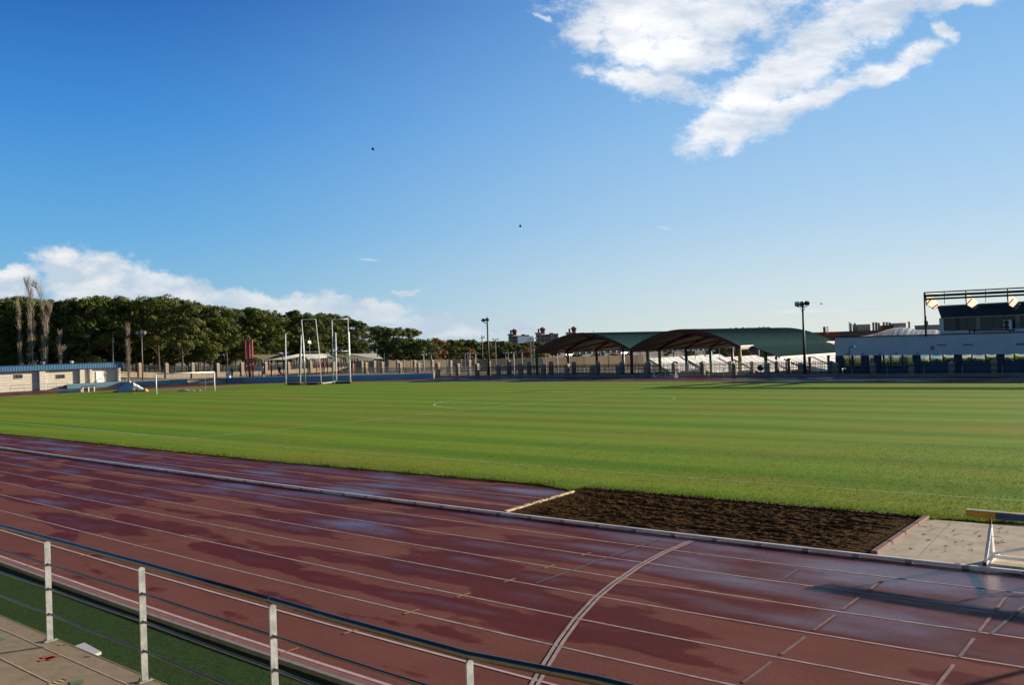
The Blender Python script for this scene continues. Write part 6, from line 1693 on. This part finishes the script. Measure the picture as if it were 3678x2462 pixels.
block('apartment_block', 'small tan block with pipe chimneys seen beneath the press box roof frame', 3326, 3380, 1171, 320, 'cream_dk', 8, [('chimney', 3338, 3341, 1152, 'cream_dk'), ('chimney', 3345, 3348, 1153, 'cream_dk')])
block('apartment_block', 'row of cream rooftops and chimneys just above the right canopy ridge', 2620, 2770, 1181, 420, 'cream', 12, [('chimney', 2631, 2635, 1178, 'cream_dk'), ('chimney', 2650, 2656, 1177, 'cream_dk'), ('chimney', 2674, 2680, 1176, 'cream_dk'), ('chimney', 2695, 2699, 1177, 'cream_dk'), ('chimney', 2735, 2738, 1174.5, 'cream_dk'), ('chimney', 2749, 2755, 1174.5, 'cream_dk'), ('chimney', 2767, 2770, 1174.5, 'cream_dk')])
block('grey_house', 'grey house with white window seen under the right end of the right canopy', 2560, 2790, 1232, 215, 'brick_dk', 8, wins=4)
for px, D, t0, t1, lab in ((3055, 299, 1191, 1155, 'lattice antenna on the long brown apartment block'), (2976, 262, 1196, 1173, 'short antenna on the red brick house'), (2136, 600, 1200, 1188, 'small antenna above the left canopy ridge')):
    p = colD(px, D); b = MB(); z0, z1 = zat(p, t0)-.3, zat(p, t1); b.beam((p.x, p.y, z0), (p.x, p.y, z1), .12, .12, (1, 0, 0))
    for k in range(4): z = z0+(z1-z0)*(.35+.18*k); b.beam((p.x-.4, p.y, z), (p.x+.4, p.y, z), .12, .12)
    tag(b.build('antenna', M['dark_metal']), lab, 'antenna')
def white_roof():
    D = 150; prof_ = [(3062, 1211.5), (3110, 1207), (3150, 1199), (3185, 1186), (3215, 1178.5), (3246, 1176), (3268, 1179), (3284, 1185), (3310, 1186), (3345, 1185), (3366, 1184.5), (3380, 1190)]
    c0 = colD(3220, D); r = empty('membrane_roof', (c0.x, c0.y, -1.4), 'shining white curved membrane roof behind the pavilion', 'roof')
    n_ = Vector((-FV.x, -FV.y, 0)).normalized(); b = MB(); g_ = MB(); m_ = 6
    for i in range(len(prof_)-1):
        a, c = colD(prof_[i][0], D), colD(prof_[i+1][0], D); za, zc = zat(a, prof_[i][1]), zat(c, prof_[i+1][1]); low = 3.2
        for j in range(m_):
            t0, t1 = j/m_, (j+1)/m_; f = lambda q, z, t: (q.x+n_.x*10*t+RV.x*-5*t, q.y+n_.y*10*t+RV.y*-5*t, z+(low-z)*(t**1.6))
            b.quad(f(a, za, t0), f(c, zc, t0), f(c, zc, t1), f(a, za, t1))
    b.build('membrane', M['membrane'], r)
    for k in range(9):
        px = 3225+k*19; q = colD(px, D); q2 = colD(px+10, D); zq = 0
        for (a_, c_) in zip(prof_[:-1], prof_[1:]):
            if a_[0] <= px <= c_[0]: zq = zat(q, a_[1]+(c_[1]-a_[1])*(px-a_[0])/(c_[0]-a_[0]))
        if zq == 0: continue
        for j in range(1, 6):
            t0, t1 = j/6, (j+1)/6; f = lambda q, t: (q.x+n_.x*10*t+RV.x*-5*t, q.y+n_.y*10*t+RV.y*-5*t, zq+(3.2-zq)*(t**1.6)+.06)
            g_.quad(f(q, t0), f(q2, t0), f(q2, t1), f(q, t1))
    g_.build('skylight', M['skylight'], r)
    b = MB(); q0, q1 = colD(3062, D), colD(3380, D); b.prism([(q0.x+1, q0.y), (q1.x, q1.y), (q1.x+n_.x*8, q1.y+n_.y*8), (q0.x+n_.x*8, q0.y+n_.y*8)], -1.4, 3.0); b.build('hall_wall', M['cream_dk'], r)
white_roof()

# ------------------------------------------------------------------ birds
def bird(px, row, D, label, s=.30):
    c = dp(px, row, D); rx = Vector((RV.x, RV.y, 0)).normalized(); b = MB()
    b.tube([c-rx*s*.45, c-rx*s*.1, c+rx*s*.25, c+rx*s*.5], [.02, .07, .06, .01], 6)
    for sd in (-1, 1):
        f = Vector((FV.x, FV.y, 0))*sd
        b.add([c-rx*.12, c+rx*.12, c+f*.3+Vector((0, 0, .16))+rx*.06, c+f*.62+Vector((0, 0, .05))-rx*.12, c+f*.3+Vector((0, 0, .12))-rx*.12], [(0, 1, 2, 4), (4, 2, 3)])
    tag(b.build('bird', M['dark_metal']), label, 'bird', 'birds')
bird(1340, 537, 95, 'dark bird high in the blue sky left of centre'); bird(1869, 814, 100, 'dark bird lower in the sky above the middle mast'); bird(2950, 1093, 150, 'bird gliding right of the tall right floodlight mast')
